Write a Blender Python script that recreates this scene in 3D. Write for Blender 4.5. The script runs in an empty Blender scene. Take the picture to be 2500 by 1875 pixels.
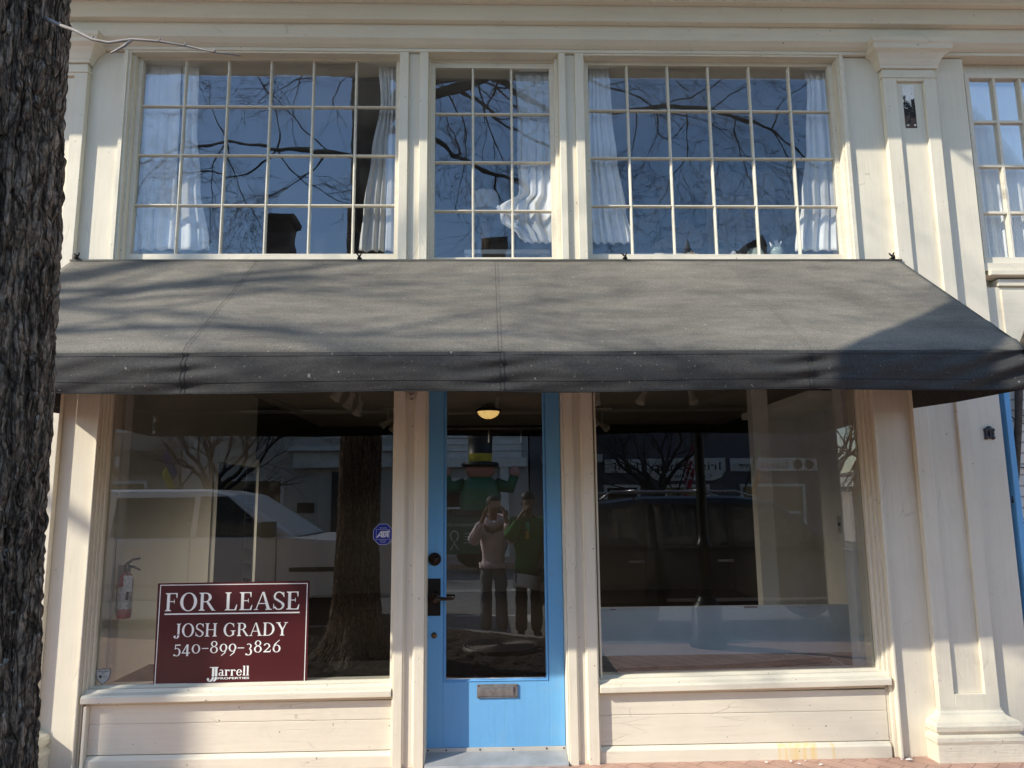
import bpy, bmesh, math, random
import numpy as np
from mathutils import Vector, Matrix, noise
random.seed(7)
S = bpy.context.scene
COL = S.collection
PI = math.pi
# ------------------------------------------------------------------ camera, world, sun, exposure
def look_axes(y, p, r):
    f = Vector((math.sin(y)*math.cos(p), math.cos(y)*math.cos(p), math.sin(p)))
    ri = Vector((math.cos(y), -math.sin(y), 0)); up = ri.cross(f)
    return (math.cos(r)*ri + math.sin(r)*up, -math.sin(r)*ri + math.cos(r)*up, f)
cam_d = bpy.data.cameras.new('camera'); cam = bpy.data.objects.new('camera', cam_d); COL.objects.link(cam)
a_, b_, c_ = look_axes(.029575, .155352, -.00969)
CAMZ = 1.53; CAMY = -4.8
M = Matrix(((a_.x, b_.x, -c_.x, 0), (a_.y, b_.y, -c_.y, CAMY), (a_.z, b_.z, -c_.z, CAMZ), (0, 0, 0, 1)))
cam.matrix_world = M
cam_d.sensor_width = 36; cam_d.lens = 26.765; cam_d.clip_start = .005; cam_d.clip_end = 3000
S.camera = cam
SUN = Vector((1.8, 1.0, -1.31)).normalized()
W = bpy.data.worlds.new('World'); S.world = W; W.use_nodes = True
nt = W.node_tree; nt.nodes.clear()
sky = nt.nodes.new('ShaderNodeTexSky'); sky.sky_type = 'NISHITA'; sky.sun_disc = False
sky.sun_elevation = math.asin(-SUN.z); sky.sun_rotation = math.atan2(-SUN.x, -SUN.y)
sky.air_density = 1.1; sky.dust_density = .3; sky.ozone_density = 1.9
bg = nt.nodes.new('ShaderNodeBackground'); bg.inputs['Strength'].default_value = .135
wo = nt.nodes.new('ShaderNodeOutputWorld')
nt.links.new(sky.outputs[0], bg.inputs[0]); nt.links.new(bg.outputs[0], wo.inputs[0])
sl = bpy.data.lights.new('sun', 'SUN'); sl.energy = 2.6; sl.angle = math.radians(.53); sl.color = (1, .925, .79)
so = bpy.data.objects.new('sun', sl); COL.objects.link(so); so.location = (-15, -10, 14)
so.rotation_euler = SUN.to_track_quat('-Z', 'Y').to_euler()
vs = S.view_settings; vs.view_transform = 'Standard'; vs.look = 'None'; vs.gamma = 1; vs.use_curve_mapping = False
vs.exposure = 1.09
cy = S.cycles; cy.use_denoising = True; cy.max_bounces = 8; cy.diffuse_bounces = 4; cy.glossy_bounces = 4
cy.transparent_max_bounces = 16; cy.sample_clamp_indirect = 6; cy.caustics_reflective = False; cy.caustics_refractive = False

# ------------------------------------------------------------------ helpers: meshes
class MB:
    """collects faces in world space"""
    def __init__(s): s.v = []; s.f = []; s.sm = []
    def add(s, vs, fs, smooth=False):
        o = len(s.v); s.v += [tuple(p) for p in vs]
        s.f += [tuple(i+o for i in q) for q in fs]; s.sm += [smooth]*len(fs)
    def quad(s, a, b, c, d): s.add([a, b, c, d], [(0, 1, 2, 3)])
    def box(s, x0, x1, y0, y1, z0, z1):
        s.add([(x0, y0, z0), (x1, y0, z0), (x1, y1, z0), (x0, y1, z0), (x0, y0, z1), (x1, y0, z1), (x1, y1, z1), (x0, y1, z1)],
              [(3, 2, 1, 0), (4, 5, 6, 7), (0, 1, 5, 4), (1, 2, 6, 5), (2, 3, 7, 6), (3, 0, 4, 7)])
    def prism(s, pts, axis, a, b):
        """pts: 2D outline (ccw), extruded along axis from a to b. x: (y,z); y: (x,z); z: (x,y)"""
        n = len(pts)
        def mk(p, t): return {'x': (t, p[0], p[1]), 'y': (p[0], t, p[1]), 'z': (p[0], p[1], t)}[axis]
        vs = [mk(p, a) for p in pts] + [mk(p, b) for p in pts]
        fs = [tuple(range(n))[::-1], tuple(range(n, 2*n))] + [(i, (i+1) % n, n+(i+1) % n, n+i) for i in range(n)]
        s.add(vs, fs)
    def tube(s, pts, rad, n=8, cap=True):
        pts = [Vector(p) for p in pts]
        if not hasattr(rad, '__len__'): rad = [rad]*len(pts)
        vs = []; fs = []; ref = None
        for i, p in enumerate(pts):
            d = (pts[min(i+1, len(pts)-1)] - pts[max(i-1, 0)])
            d = d.normalized() if d.length > 1e-9 else Vector((0, 0, 1))
            if ref is None: ref = Vector((1, 0, 0)) if abs(d.x) < .8 else Vector((0, 1, 0))
            u = d.cross(ref).normalized(); w = u.cross(d); ref = w
            for k in range(n):
                a = 2*PI*k/n; vs.append(p + rad[i]*(math.cos(a)*u + math.sin(a)*w))
        for i in range(len(pts)-1):
            for k in range(n):
                fs.append((i*n+k, i*n+(k+1) % n, (i+1)*n+(k+1) % n, (i+1)*n+k))
        if cap:
            fs.append(tuple(range(n))); m = (len(pts)-1)*n; fs.append(tuple(range(m, m+n))[::-1])
        s.add(vs, fs, True)
    def lathe(s, prof, c, axis=(0, 0, 1), n=24):
        """prof: list of (radius, height) round an axis through c"""
        ax = Vector(axis).normalized(); t = Vector((1, 0, 0)) if abs(ax.x) < .9 else Vector((0, 1, 0))
        u = ax.cross(t).normalized(); w = ax.cross(u); c = Vector(c); vs = []; fs = []
        for r, h in prof:
            for k in range(n):
                a = 2*PI*k/n; vs.append(c + ax*h + r*(math.cos(a)*u + math.sin(a)*w))
        for i in range(len(prof)-1):
            for k in range(n): fs.append((i*n+k, i*n+(k+1) % n, (i+1)*n+(k+1) % n, (i+1)*n+k))
        s.add(vs, fs, True)
        if prof[0][0] > 1e-6: s.add(vs[:n], [tuple(range(n))[::-1]])
        if prof[-1][0] > 1e-6: s.add(vs[-n:], [tuple(range(n))])
    def sheet(s, fn, nu, nv, smooth=True):
        vs = [fn(i/nu, j/nv) for j in range(nv+1) for i in range(nu+1)]
        fs = [(j*(nu+1)+i, j*(nu+1)+i+1, (j+1)*(nu+1)+i+1, (j+1)*(nu+1)+i) for j in range(nv) for i in range(nu)]
        s.add(vs, fs, smooth)
    def build(s, name, mat, parent=None, bevel=0, solid=0, origin=None, sub=0):
        o0 = origin or (wloc(parent) if parent else Vector((0, 0, 0)))
        me = bpy.data.meshes.new(name)
        me.from_pydata([(p[0]-o0[0], p[1]-o0[1], p[2]-o0[2]) for p in s.v], [], s.f)
        me.polygons.foreach_set('use_smooth', s.sm); me.update()
        bm = bmesh.new(); bm.from_mesh(me); bmesh.ops.recalc_face_normals(bm, faces=bm.faces); bm.to_mesh(me); bm.free()
        me.materials.append(mat)
        o = bpy.data.objects.new(name, me); COL.objects.link(o)
        if parent: o.parent = parent
        else: o.location = o0
        if solid:
            m = o.modifiers.new('solid', 'SOLIDIFY'); m.thickness = solid; m.offset = 0
        if bevel:
            m = o.modifiers.new('bevel', 'BEVEL'); m.width = bevel; m.segments = 2; m.limit_method = 'ANGLE'; m.angle_limit = .7
        if sub:
            m = o.modifiers.new('sub', 'SUBSURF'); m.levels = sub; m.render_levels = sub
        return o
def wloc(o):
    l = Vector((0, 0, 0))
    while o: l = l + o.location; o = o.parent
    return l
def tag(o, label=None, cat=None, group=None, kind=None):
    if label: o['label'] = label
    if cat: o['category'] = cat
    if group: o['group'] = group
    if kind: o['kind'] = kind
    return o
def thing(name, label, cat, loc=(0, 0, 0), group=None):
    o = bpy.data.objects.new(name, None); COL.objects.link(o); o.location = loc; o.empty_display_size = .1
    return tag(o, label, cat, group)
def copy_tree(o, parent=None):
    c = o.copy(); COL.objects.link(c)
    if parent: c.parent = parent
    for ch in list(o.children): copy_tree(ch, c)
    return c
SPLIT = {'wall', 'spandrel', 'interior_wall', 'column', 'door_casing', 'interior_ceiling', 'bulkhead_panel', 'interior_floor'}
def bx(name, mat, parent, *boxes, bevel=.003):
    if name in SPLIT and len(boxes) > 1:      # separate pieces: a part each
        for b in boxes: o = bx(name, mat, parent, b, bevel=bevel)
        return o
    m = MB()
    for b in boxes: m.box(*b)
    return m.build(name, mat, parent, bevel=bevel)

# ------------------------------------------------------------------ helpers: materials
def new_mat(name):
    m = bpy.data.materials.new(name); m.use_nodes = True; n = m.node_tree; n.nodes.clear()
    out = n.nodes.new('ShaderNodeOutputMaterial'); return m, n, out
class NB:
    def __init__(s, n): s.n = n; s.tc = n.nodes.new('ShaderNodeTexCoord')
    def L(s, a, b): s.n.links.new(a, b)
    def mapped(s, scale=(1, 1, 1), rot=(0, 0, 0), loc=(0, 0, 0)):
        m = s.n.nodes.new('ShaderNodeMapping'); m.inputs['Scale'].default_value = scale
        m.inputs['Rotation'].default_value = rot; m.inputs['Location'].default_value = loc
        s.L(s.tc.outputs['Object'], m.inputs[0]); return m.outputs[0]
    def noise(s, vec, scale, detail=4, rough=.55, dist=0):
        t = s.n.nodes.new('ShaderNodeTexNoise'); t.inputs['Scale'].default_value = scale; t.inputs['Detail'].default_value = detail
        t.inputs['Roughness'].default_value = rough; t.inputs['Distortion'].default_value = dist
        s.L(vec, t.inputs['Vector']); return t.outputs[0]
    def vor(s, vec, scale, feat='F1', out=0, rnd=1):
        t = s.n.nodes.new('ShaderNodeTexVoronoi'); t.feature = feat; t.inputs['Scale'].default_value = scale
        t.inputs['Randomness'].default_value = rnd
        s.L(vec, t.inputs['Vector']); return t.outputs[out]
    def ramp(s, fac, stops):
        r = s.n.nodes.new('ShaderNodeValToRGB'); e = r.color_ramp.elements
        while len(e) < len(stops): e.new(.5)
        for k, (p, c) in zip(e, stops):
            k.position = p; k.color = (c, c, c, 1) if not hasattr(c, '__len__') else (*c, 1)
        s.L(fac, r.inputs[0]); return r.outputs[0]
    def mix(s, fac, a, b, mode='MIX'):
        m = s.n.nodes.new('ShaderNodeMix'); m.data_type = 'RGBA'; m.blend_type = mode
        for k, x in ((0, fac), (6, a), (7, b)):
            if isinstance(x, (int, float)): m.inputs[k].default_value = x
            elif isinstance(x, tuple): m.inputs[k].default_value = (*x, 1)
            else: s.L(x, m.inputs[k])
        return m.outputs[2]
    def math(s, op, a, b=0., c=0.):
        m = s.n.nodes.new('ShaderNodeMath'); m.operation = op
        for k, x in enumerate((a, b, c)):
            if isinstance(x, (int, float)): m.inputs[k].default_value = x
            else: s.L(x, m.inputs[k])
        return m.outputs[0]
    def xyz(s, which):
        x = s.n.nodes.new('ShaderNodeSeparateXYZ'); s.L(s.tc.outputs['Object'], x.inputs[0]); return x.outputs[which]
    def bump(s, h, dist, strength=1., prev=None):
        b = s.n.nodes.new('ShaderNodeBump'); b.inputs['Distance'].default_value = dist; b.inputs['Strength'].default_value = strength
        s.L(h, b.inputs['Height'])
        if prev is not None: s.L(prev, b.inputs['Normal'])
        return b.outputs[0]
    def bsdf(s, out, col, rough=.5, metal=0, nrm=None, spec=.5, **kw):
        p = s.n.nodes.new('ShaderNodeBsdfPrincipled')
        if isinstance(col, tuple): p.inputs['Base Color'].default_value = (*col, 1)
        else: s.L(col, p.inputs['Base Color'])
        if isinstance(rough, (int, float)): p.inputs['Roughness'].default_value = rough
        else: s.L(rough, p.inputs['Roughness'])
        p.inputs['Metallic'].default_value = metal; p.inputs['Specular IOR Level'].default_value = spec
        if nrm is not None: s.L(nrm, p.inputs['Normal'])
        for k, v in kw.items(): p.inputs[k].default_value = v
        s.L(p.outputs[0], out.inputs[0]); return p
def plain(name, col, rough=.6, metal=0, var=.12, scale=8, bump=.001, bscale=60, spec=.4):
    m, n, out = new_mat(name); b = NB(n); v = b.mapped()
    f = b.ramp(b.noise(v, scale, 5), [(.3, 1-var), (.7, 1+var*.4)])
    c = b.mix(1., col, f, 'MULTIPLY')
    nr = b.bump(b.noise(v, bscale, 4), bump) if bump else None
    b.bsdf(out, c, rough, metal, nr, spec); return m
def paint(name, col, grain='v', wear=.35, rough=.5, stains=None, crack=0.):
    """old brush-painted wood: mottling, grain, hairline cracks, small chips and specks"""
    m, n, out = new_mat(name); b = NB(n)
    g = (55, 55, 2.2) if grain == 'v' else (2.2, 55, 55)
    v = b.mapped(); vg = b.mapped(g)
    big = b.ramp(b.noise(v, 1.7, 4), [(.3, .93), (.7, 1.02)])
    c = b.mix(1., col, big, 'MULTIPLY')
    strk = b.ramp(b.noise(vg, 1.0, 5, .6), [(.30, (.86, .84, .79)), (.55, (1, 1, 1))])
    c = b.mix(wear, c, b.mix(1., c, strk, 'MULTIPLY'))
    dirt = b.ramp(b.noise(v, 5.5, 7, .7), [(.56, 0.), (.74, 1.)])
    c = b.mix(b.math('MULTIPLY', dirt, wear*.55), c, (.50, .46, .38))
    # hairline cracks along the grain
    vc = b.mapped((9, 9, .9) if grain == 'v' else (.9, 9, 9))
    ed = b.vor(vc, 2.2, 'DISTANCE_TO_EDGE'); cr = b.ramp(ed, [(.004, 1.), (.016, 0.)])
    msk = b.ramp(b.noise(v, 2.3, 3), [(.55, 0.), (.66, 1.)])
    cr = b.math('MULTIPLY', cr, msk)
    c = b.mix(b.math('MULTIPLY', cr, .55*wear+.1), c, (.24, .21, .17))
    # chips / specks
    sp = b.ramp(b.noise(v, 42, 2, .5), [(.735, 0.), (.76, 1.)])
    c = b.mix(b.math('MULTIPLY', sp, .75), c, (.16, .13, .10))
    if stains:
        for (x0, x1, z0, z1, sc) in stains:
            X = b.xyz(0); Z = b.xyz(2)
            def win(t, lo, hi, e):
                u = b.math('SMOOTH_MIN', b.math('DIVIDE', b.math('SUBTRACT', t, lo), e), b.math('DIVIDE', b.math('SUBTRACT', hi, t), e), .3)
                mm = n.nodes.new('ShaderNodeClamp'); b.L(u, mm.inputs[0]); return mm.outputs[0]
            drip = b.ramp(b.noise(b.mapped((38, 38, 1.2)), 1., 3), [(.38, .25), (.62, 1.)])
            k = b.math('MULTIPLY', b.math('MULTIPLY', win(X, x0, x1, .008), win(Z, z0, z1, .012)), b.math('MULTIPLY', drip, sc))
            c = b.mix(k, c, (.80, .55, .10))
    h = b.math('ADD', b.math('MULTIPLY', b.noise(vg, 2.2, 4), .5), b.math('MULTIPLY', b.noise(v, 24, 5), .8))
    h = b.math('SUBTRACT', h, b.math('MULTIPLY', cr, .8))
    nr = b.bump(h, .0022+crack, .6)
    nr = b.bump(b.noise(b.mapped(), 3.2, 3), .012, .35, nr)
    b.bsdf(out, c, b.ramp(b.noise(v, 9, 3), [(.3, rough-.1), (.7, rough+.15)]), 0, nr, .35)
    return m
def glass(name, k, wav=.0006, tint=(.97, .985, .98), dirt=.0, wscale=3., rcol=(1, 1, 1)):
    m, n, out = new_mat(name); b = NB(n); v = b.mapped()
    fr = n.nodes.new('ShaderNodeFresnel'); fr.inputs['IOR'].default_value = 1.5
    nr = b.bump(b.noise(v, wscale, 2), wav, 1.)
    # k: reflectance seen square on; it rises only gently towards grazing
    fac = b.math('ADD', b.math('MULTIPLY', fr.outputs[0], .45), k-.018)
    gl = n.nodes.new('ShaderNodeBsdfGlossy'); gl.inputs['Roughness'].default_value = 0; gl.inputs['Color'].default_value = (*rcol, 1); b.L(nr, gl.inputs['Normal'])
    tr = n.nodes.new('ShaderNodeBsdfTransparent'); tr.inputs['Color'].default_value = (*tint, 1)
    mx = n.nodes.new('ShaderNodeMixShader'); b.L(fac, mx.inputs[0]); b.L(tr.outputs[0], mx.inputs[1]); b.L(gl.outputs[0], mx.inputs[2])
    last = mx.outputs[0]
    if dirt:
        df = n.nodes.new('ShaderNodeBsdfDiffuse'); df.inputs['Color'].default_value = (.7, .7, .68, 1)
        d1 = b.ramp(b.noise(v, 60, 3), [(.69, 0.), (.76, 1.)])
        d2 = b.ramp(b.noise(v, 4, 6, .7), [(.45, 0.), (.8, .14)])
        d3 = b.math('MULTIPLY', d1, b.ramp(b.noise(v, 2.5, 2), [(.5, 0.), (.68, .8)]))
        m2 = n.nodes.new('ShaderNodeMixShader'); b.L(b.math('MULTIPLY', b.math('ADD', d2, d3), dirt), m2.inputs[0])
        b.L(last, m2.inputs[1]); b.L(df.outputs[0], m2.inputs[2]); last = m2.outputs[0]
    b.L(last, out.inputs[0]); return m

CREAM = (.79, .735, .605)
M_V = paint('painted_wood_vertical', CREAM, 'v')
M_H = paint('painted_wood_horizontal', CREAM, 'h', stains=[(1.71, 1.955, -.01, .094, .55), (2.035, 2.06, -.01, .09, .8), (2.40, 2.44, .0, .11, .7)])
M_SASH = paint('painted_sash', (.79, .74, .62), 'h', wear=.5)
M_BASE = paint('rough_painted_base', (.78, .725, .59), 'h', wear=.6, crack=.006)
M_BLUE = paint('blue_door_paint', (.165, .45, .80), 'v', wear=.30, rough=.42)
M_GUP = glass('upper_window_glass', .130, .0011, dirt=.26, wscale=2.6, rcol=(.79, .89, 1.))
M_GLO = glass('shop_window_glass', .12, .0004, wscale=1.2, dirt=.05)
M_GNB = glass('neighbour_window_glass', .035, .001, dirt=.4)
M_GDOOR = glass('door_glass', .17, .0002, wscale=1.)
M_DARK = plain('dark_bronze', (.03, .026, .024), .35, .7)
M_BRASS = plain('worn_brass', (.20, .12, .06), .4, .8, var=.4, scale=40)
M_STEEL = plain('worn_steel', (.30, .30, .30), .45, .6, var=.35, scale=30)
M_ALU = plain('ribbed_aluminium', (.55, .56, .57), .45, .6, var=.2)
M_BLACK = plain('black_plastic', (.012, .012, .012), .4)
M_WHITE = plain('white_enamel', (.78, .78, .75), .45, bump=.0003)
M_WALLIN = plain('interior_plaster', (.80, .78, .72), .8, var=.06, scale=2)
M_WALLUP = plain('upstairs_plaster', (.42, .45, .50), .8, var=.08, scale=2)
M_WALLSHADE = plain('shaded_shop_wall', (.018, .016, .013), .8)
M_CEIL = plain('shop_ceiling', (.70, .66, .58), .85, var=.05)
# ------------------------------------------------------------------ the shop front
shop = thing('storefront_building', 'cream painted two storey shopfront with three gridded upper windows and a blue door', 'building')
YG = .08
def wall_parts():
    P = shop
    # flat wall strips beside the openings (front face y = 0), butted end to end
    bx('wall', M_V, P, (-2.66, -2.437, 0, .3, 0, 4.56), bevel=.002)
    bx('wall', M_V, P, (2.464, 2.70, 0, .3, 0, 3.09), (2.443, 2.70, 0, .3, 3.092, 4.56), bevel=.002)
    bx('wall', M_V, P, (3.07, 3.30, 0, .3, 0, 4.56), (2.70, 3.07, .0, .3, 0, 4.56), (-3.03, -2.66, .0, .3, 0, 4.56), bevel=.002)
    bx('wall', M_V, P, (-3.30, -3.03, 0, .3, 0, 4.56), bevel=.002)
    # band between the storeys (mostly behind the awning)
    bx('spandrel', M_H, P, (-2.437, -.60, .02, .3, 2.75, 3.098), (-.39, .443, .02, .3, 2.62, 3.098), (.657, 2.443, .02, .3, 2.75, 3.098), bevel=.002)
    # architrave of stepped bands and the deep cornice over it
    m = MB()
    m.box(-16, 16, -.03, .3, 4.565, 4.64)
    m.box(-16, 16, -.09, .3, 4.622, 4.745)
    m.box(-16, 16, -.14, .3, 4.727, 4.875)
    m.box(-16, 16, -.19, .3, 4.842, 5.0)
    m.prism([(-.06, 4.60), (-.032, 4.585), (-.032, 4.623), (-.088, 4.623)], 'x', -16, 16)
    m.build('architrave', M_H, P, bevel=.004)
    bx('cornice', M_H, P, (-16, 16, -.85, .3, 4.998, 5.12), (-16, 16, -.95, .3, 5.121, 5.25), bevel=.006)
    bx('parapet', M_H, P, (-16, 16, .05, .3, 5.251, 6.2), bevel=.006)
wall_parts()
# pilasters
def pilaster(x0, x1):
    f = -.045; xa, xb = x0+.095, x1-.085
    P = bx('pilaster', M_V, shop, (x0, xa, f, -.001, .28, 4.40), (xb, x1, f, -.001, .28, 4.40),
           (xa, xb, f, -.001, 4.365, 4.399), (xa, xb, f, -.001, .281, .365), (xa, xb, -.022, -.001, .365, 4.365), bevel=.003)
    m = MB()   # capital
    m.box(x0-.008, x1+.008, f-.008, -.001, 4.385, 4.40); m.box(x0+.004, x1-.004, f+.002, -.001, 4.40, 4.45)
    prof = [(.0, 4.45), (.014, 4.452), (.014, 4.468), (.022, 4.480), (.034, 4.51), (.056, 4.54), (.085, 4.558), (.088, 4.586), (.100, 4.600), (.104, 4.624)]
    for (d0, z0), (d1, z1) in zip(prof, prof[1:]):
        a = [(x0-d0, f-d0, z0), (x1+d0, f-d0, z0), (x1+d0, -.001, z0), (x0-d0, -.001, z0)]
        b = [(x0-d1, f-d1, z1), (x1+d1, f-d1, z1), (x1+d1, -.001, z1), (x0-d1, -.001, z1)]
        m.add(a+b, [(0, 1, 5, 4), (1, 2, 6, 5), (3, 0, 4, 7)])
    m.add(b, [(0, 1, 2, 3)])
    m.build('capital', M_H, P, bevel=.0015)
    m = MB()   # base
    prof = [(.004, .285), (.004, .272), (.012, .262), (.016, .250), (.040, .236), (.068, .222), (.078, .20), (.076, .172), (.060, .158), (.060, .150), (.082, .138), (.084, .118), (.078, .10), (.080, -.03)]
    for (d0, z0), (d1, z1) in zip(prof, prof[1:]):
        a = [(x0-d0, f-d0, z0), (x1+d0, f-d0, z0), (x1+d0, -.001, z0), (x0-d0, -.001, z0)]
        b = [(x0-d1, f-d1, z1), (x1+d1, f-d1, z1), (x1+d1, -.001, z1), (x0-d1, -.001, z1)]
        m.add(a+b, [(0, 1, 5, 4), (1, 2, 6, 5), (3, 0, 4, 7)])
    m.build('base', M_BASE, P, bevel=.002)
    return P
pilR = pilaster(2.70, 3.07); pilL = pilaster(-3.03, -2.66)
def scar_mat():
    m, n, out = new_mat('peeled_bracket_scar'); b = NB(n); v = b.mapped((1, 1, .7))
    Z = b.xyz(2)
    t = b.math('ADD', b.math('MULTIPLY', b.math('SUBTRACT', Z, 4.03), 1.55), b.math('MULTIPLY', b.noise(v, 26, 4, .7, .6), .75))
    c = b.ramp(t, [(.42, (.10, .065, .05)), (.47, (.045, .04, .04)), (.51, (.01, .01, .01)), (.665, (.012, .012, .012)), (.695, (.84, .84, .83))])
    w = b.ramp(b.noise(v, 75, 3, .6), [(.66, 0.), (.70, .8)])
    c = b.mix(w, c, (.72, .71, .70))
    b.bsdf(out, c, .75, 0, b.bump(b.noise(v, 60, 4), .006)); return m
m = MB(); m.box(2.842, 2.922, -.0255, -.021, 4.03, 4.345)
scar = m.build('bracket_scar', scar_mat(), pilR, bevel=.006)
for sx, sz in ((2.858, 4.325), (2.906, 4.325), (2.860, 4.05), (2.908, 4.05)):
    m = MB(); m.lathe([(.008, 0), (.006, .003), (.0, .003)], (sx, -.0255, sz), (0, -1, 0), 10); m.build('screw', M_WHITE, scar)

# fluted posts between the windows, upper and lower lengths
def post(xs_up, xs_lo):
    a, b, c, d = xs_up
    m = MB()
    m.box(a, b, -.03, .3, 3.099, 4.563); m.box(b, c, -.006, .3, 3.099, 4.562); m.box(c, d, -.03, .3, 3.099, 4.563)
    a, b, c, d = xs_lo
    m.box(a, b, -.03, .3, -.01, 3.098); m.box(b, c, -.008, .3, -.01, 3.097); m.box(c, d, -.03, .3, -.01, 3.098)
    m.prism([(b+.0005, -.0085), (b+.012, -.0085), (b+.0005, -.028)], 'z', .02, 3.0)
    m.prism([(c-.0005, -.0085), (c-.0005, -.028), (c-.012, -.0085)], 'z', .02, 3.0)
    m.box(a-.008, a-.0005, -.018, .3, .0, 3.0); m.box(d+.0005, d+.008, -.018, .3, .0, 3.0)
    return m.build('window_post', M_V, shop, bevel=.004)
postL = post((-.597, -.537, -.462, -.405), (-.586, -.530, -.463, -.402))
postR = post((.478, .524, .589, .648), (.463, .517, .578, .642))
m = MB(); m.lathe([(.030, 0), (.030, .01), (.024, .014), (.021, .010), (0, .011)], (-.497+.005, -.03, 2.232), (0, -1, 0), 24); m.lathe([(.013, 0), (.012, .012), (.006, .012), (.006, .004), (0, .004)], (-.492, -.03, 2.185), (0, -1, 0), 16)
m.build('hook_plate', plain('old_painted_iron', (.42, .37, .31), .6), postL)

# upper gridded windows
def grid_window(x0, x1, z0, z1, cols, rows, yg, bot=.066, top=.036, side=.03, label=None):
    m = MB(); f = yg-.028; b = yg+.02
    m.box(x0-side, x0, f, b, z0-bot, z1+top); m.box(x1, x1+side, f, b, z0-bot, z1+top)
    m.box(x0, x1, f+.001, b, z0-bot, z0); m.box(x0, x1, f+.001, b, z1, z1+top)
    w = .0085; nx = len(cols)-1; xs = cols; zs = rows
    for x in xs[1:-1]:
        m.prism([(x-w, yg+.014), (x-w, yg-.008), (x-.004, yg-.02), (x+.004, yg-.02), (x+w, yg-.008), (x+w, yg+.014)], 'z', z0, z1)
    for z in zs[1:-1]:
        for xa, xb in zip(xs, xs[1:]):
            la = xa+(w if xa != x0 else 0); lb = xb-(w if xb != x1 else 0)
            m.prism([(yg+.013, z-w), (yg+.013, z+w), (yg-.008, z+w), (yg-.0185, z+.003), (yg-.0185, z-.003), (yg-.008, z-w)][::-1], 'x', la, lb)
    s = m.build('window', M_SASH, shop, bevel=.0012)
    if label: s['label'] = label
    g = MB(); rnd = random.Random(int(x0*100)+11)
    for xa, xb in zip(xs, xs[1:]):
        for za, zb in zip(zs, zs[1:]):
            t1, t2 = rnd.gauss(0, .0016), rnd.gauss(0, .0016); dx, dz = (xb-xa)/2, (zb-za)/2
            g.quad((xa, yg-t1*dx-t2*dz, za), (xb, yg+t1*dx-t2*dz, za), (xb, yg+t1*dx+t2*dz, zb), (xa, yg-t1*dx+t2*dz, zb))
    g.build('pane', M_GUP, s)
    return s
def lin(a, b, n): return [a+(b-a)*i/n for i in range(n+1)]
w1 = grid_window(-2.348, -.630, 3.165, 4.543, [-2.348, -2.062, -1.773, -1.485, -1.196, -.905, -.630], [3.165, 3.506, 3.860, 4.212, 4.543], .08, label='six column gridded window nearest the tree')
w2 = grid_window(-.365, .422, 3.147, 4.510, [-.365, -.106, .160, .422], [3.147, 3.477, 3.825, 4.177, 4.510], .10, label='narrow three column gridded window over the door')
w3 = grid_window(.690, 2.373, 3.162, 4.526, [.690, .962, 1.246, 1.531, 1.818, 2.098, 2.373], [3.162, 3.505, 3.849, 4.197, 4.526], .08, label='six column gridded window beside the pilaster')
# casings: stepped mouldings round each upper window
m = MB()
m.box(-2.437, -2.412, -.03, .25, 3.099, 4.564); m.box(-2.412, -2.396, -.018, .25, 3.099, 4.552); m.box(-2.396, -2.3785, .014, .25, 3.099, 4.5785)
m.box(-2.412, -.597, -.02, .25, 4.5525, 4.5645) ; m.box(-2.3785, -.6195, .016, .25, 4.5795, 4.6)
m.box(-.5995, -.5975, .012, .25, 3.099, 4.5785); m.box(-2.396, -.6, .02, .25, 3.0785, 3.0985)
m.build('casing', M_H, w1, bevel=.003)
m = MB()
m.box(-.4045, -.3955, .03, .25, 3.099, 4.562); m.box(.4525, .4775, .03, .25, 3.099, 4.562); m.box(-.3955, .4525, .062, .25, 4.5465, 4.6)
m.build('casing', M_H, w2, bevel=.003)
m = MB()
m.box(2.418, 2.443, -.03, .25, 3.099, 4.564); m.box(2.404, 2.418, -.014, .25, 3.099, 4.55); m.box(2.4035, 2.4038, .0, .2, 3.1, 4.5)
m.box(.648, 2.418, -.02, .25, 4.5525, 4.5645); m.box(.6495, .6595, .012, .25, 3.099, 4.5615); m.box(.66, 2.4, .016, .25, 4.5625, 4.6)
m.build('casing', M_H, w3, bevel=.003)

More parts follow.
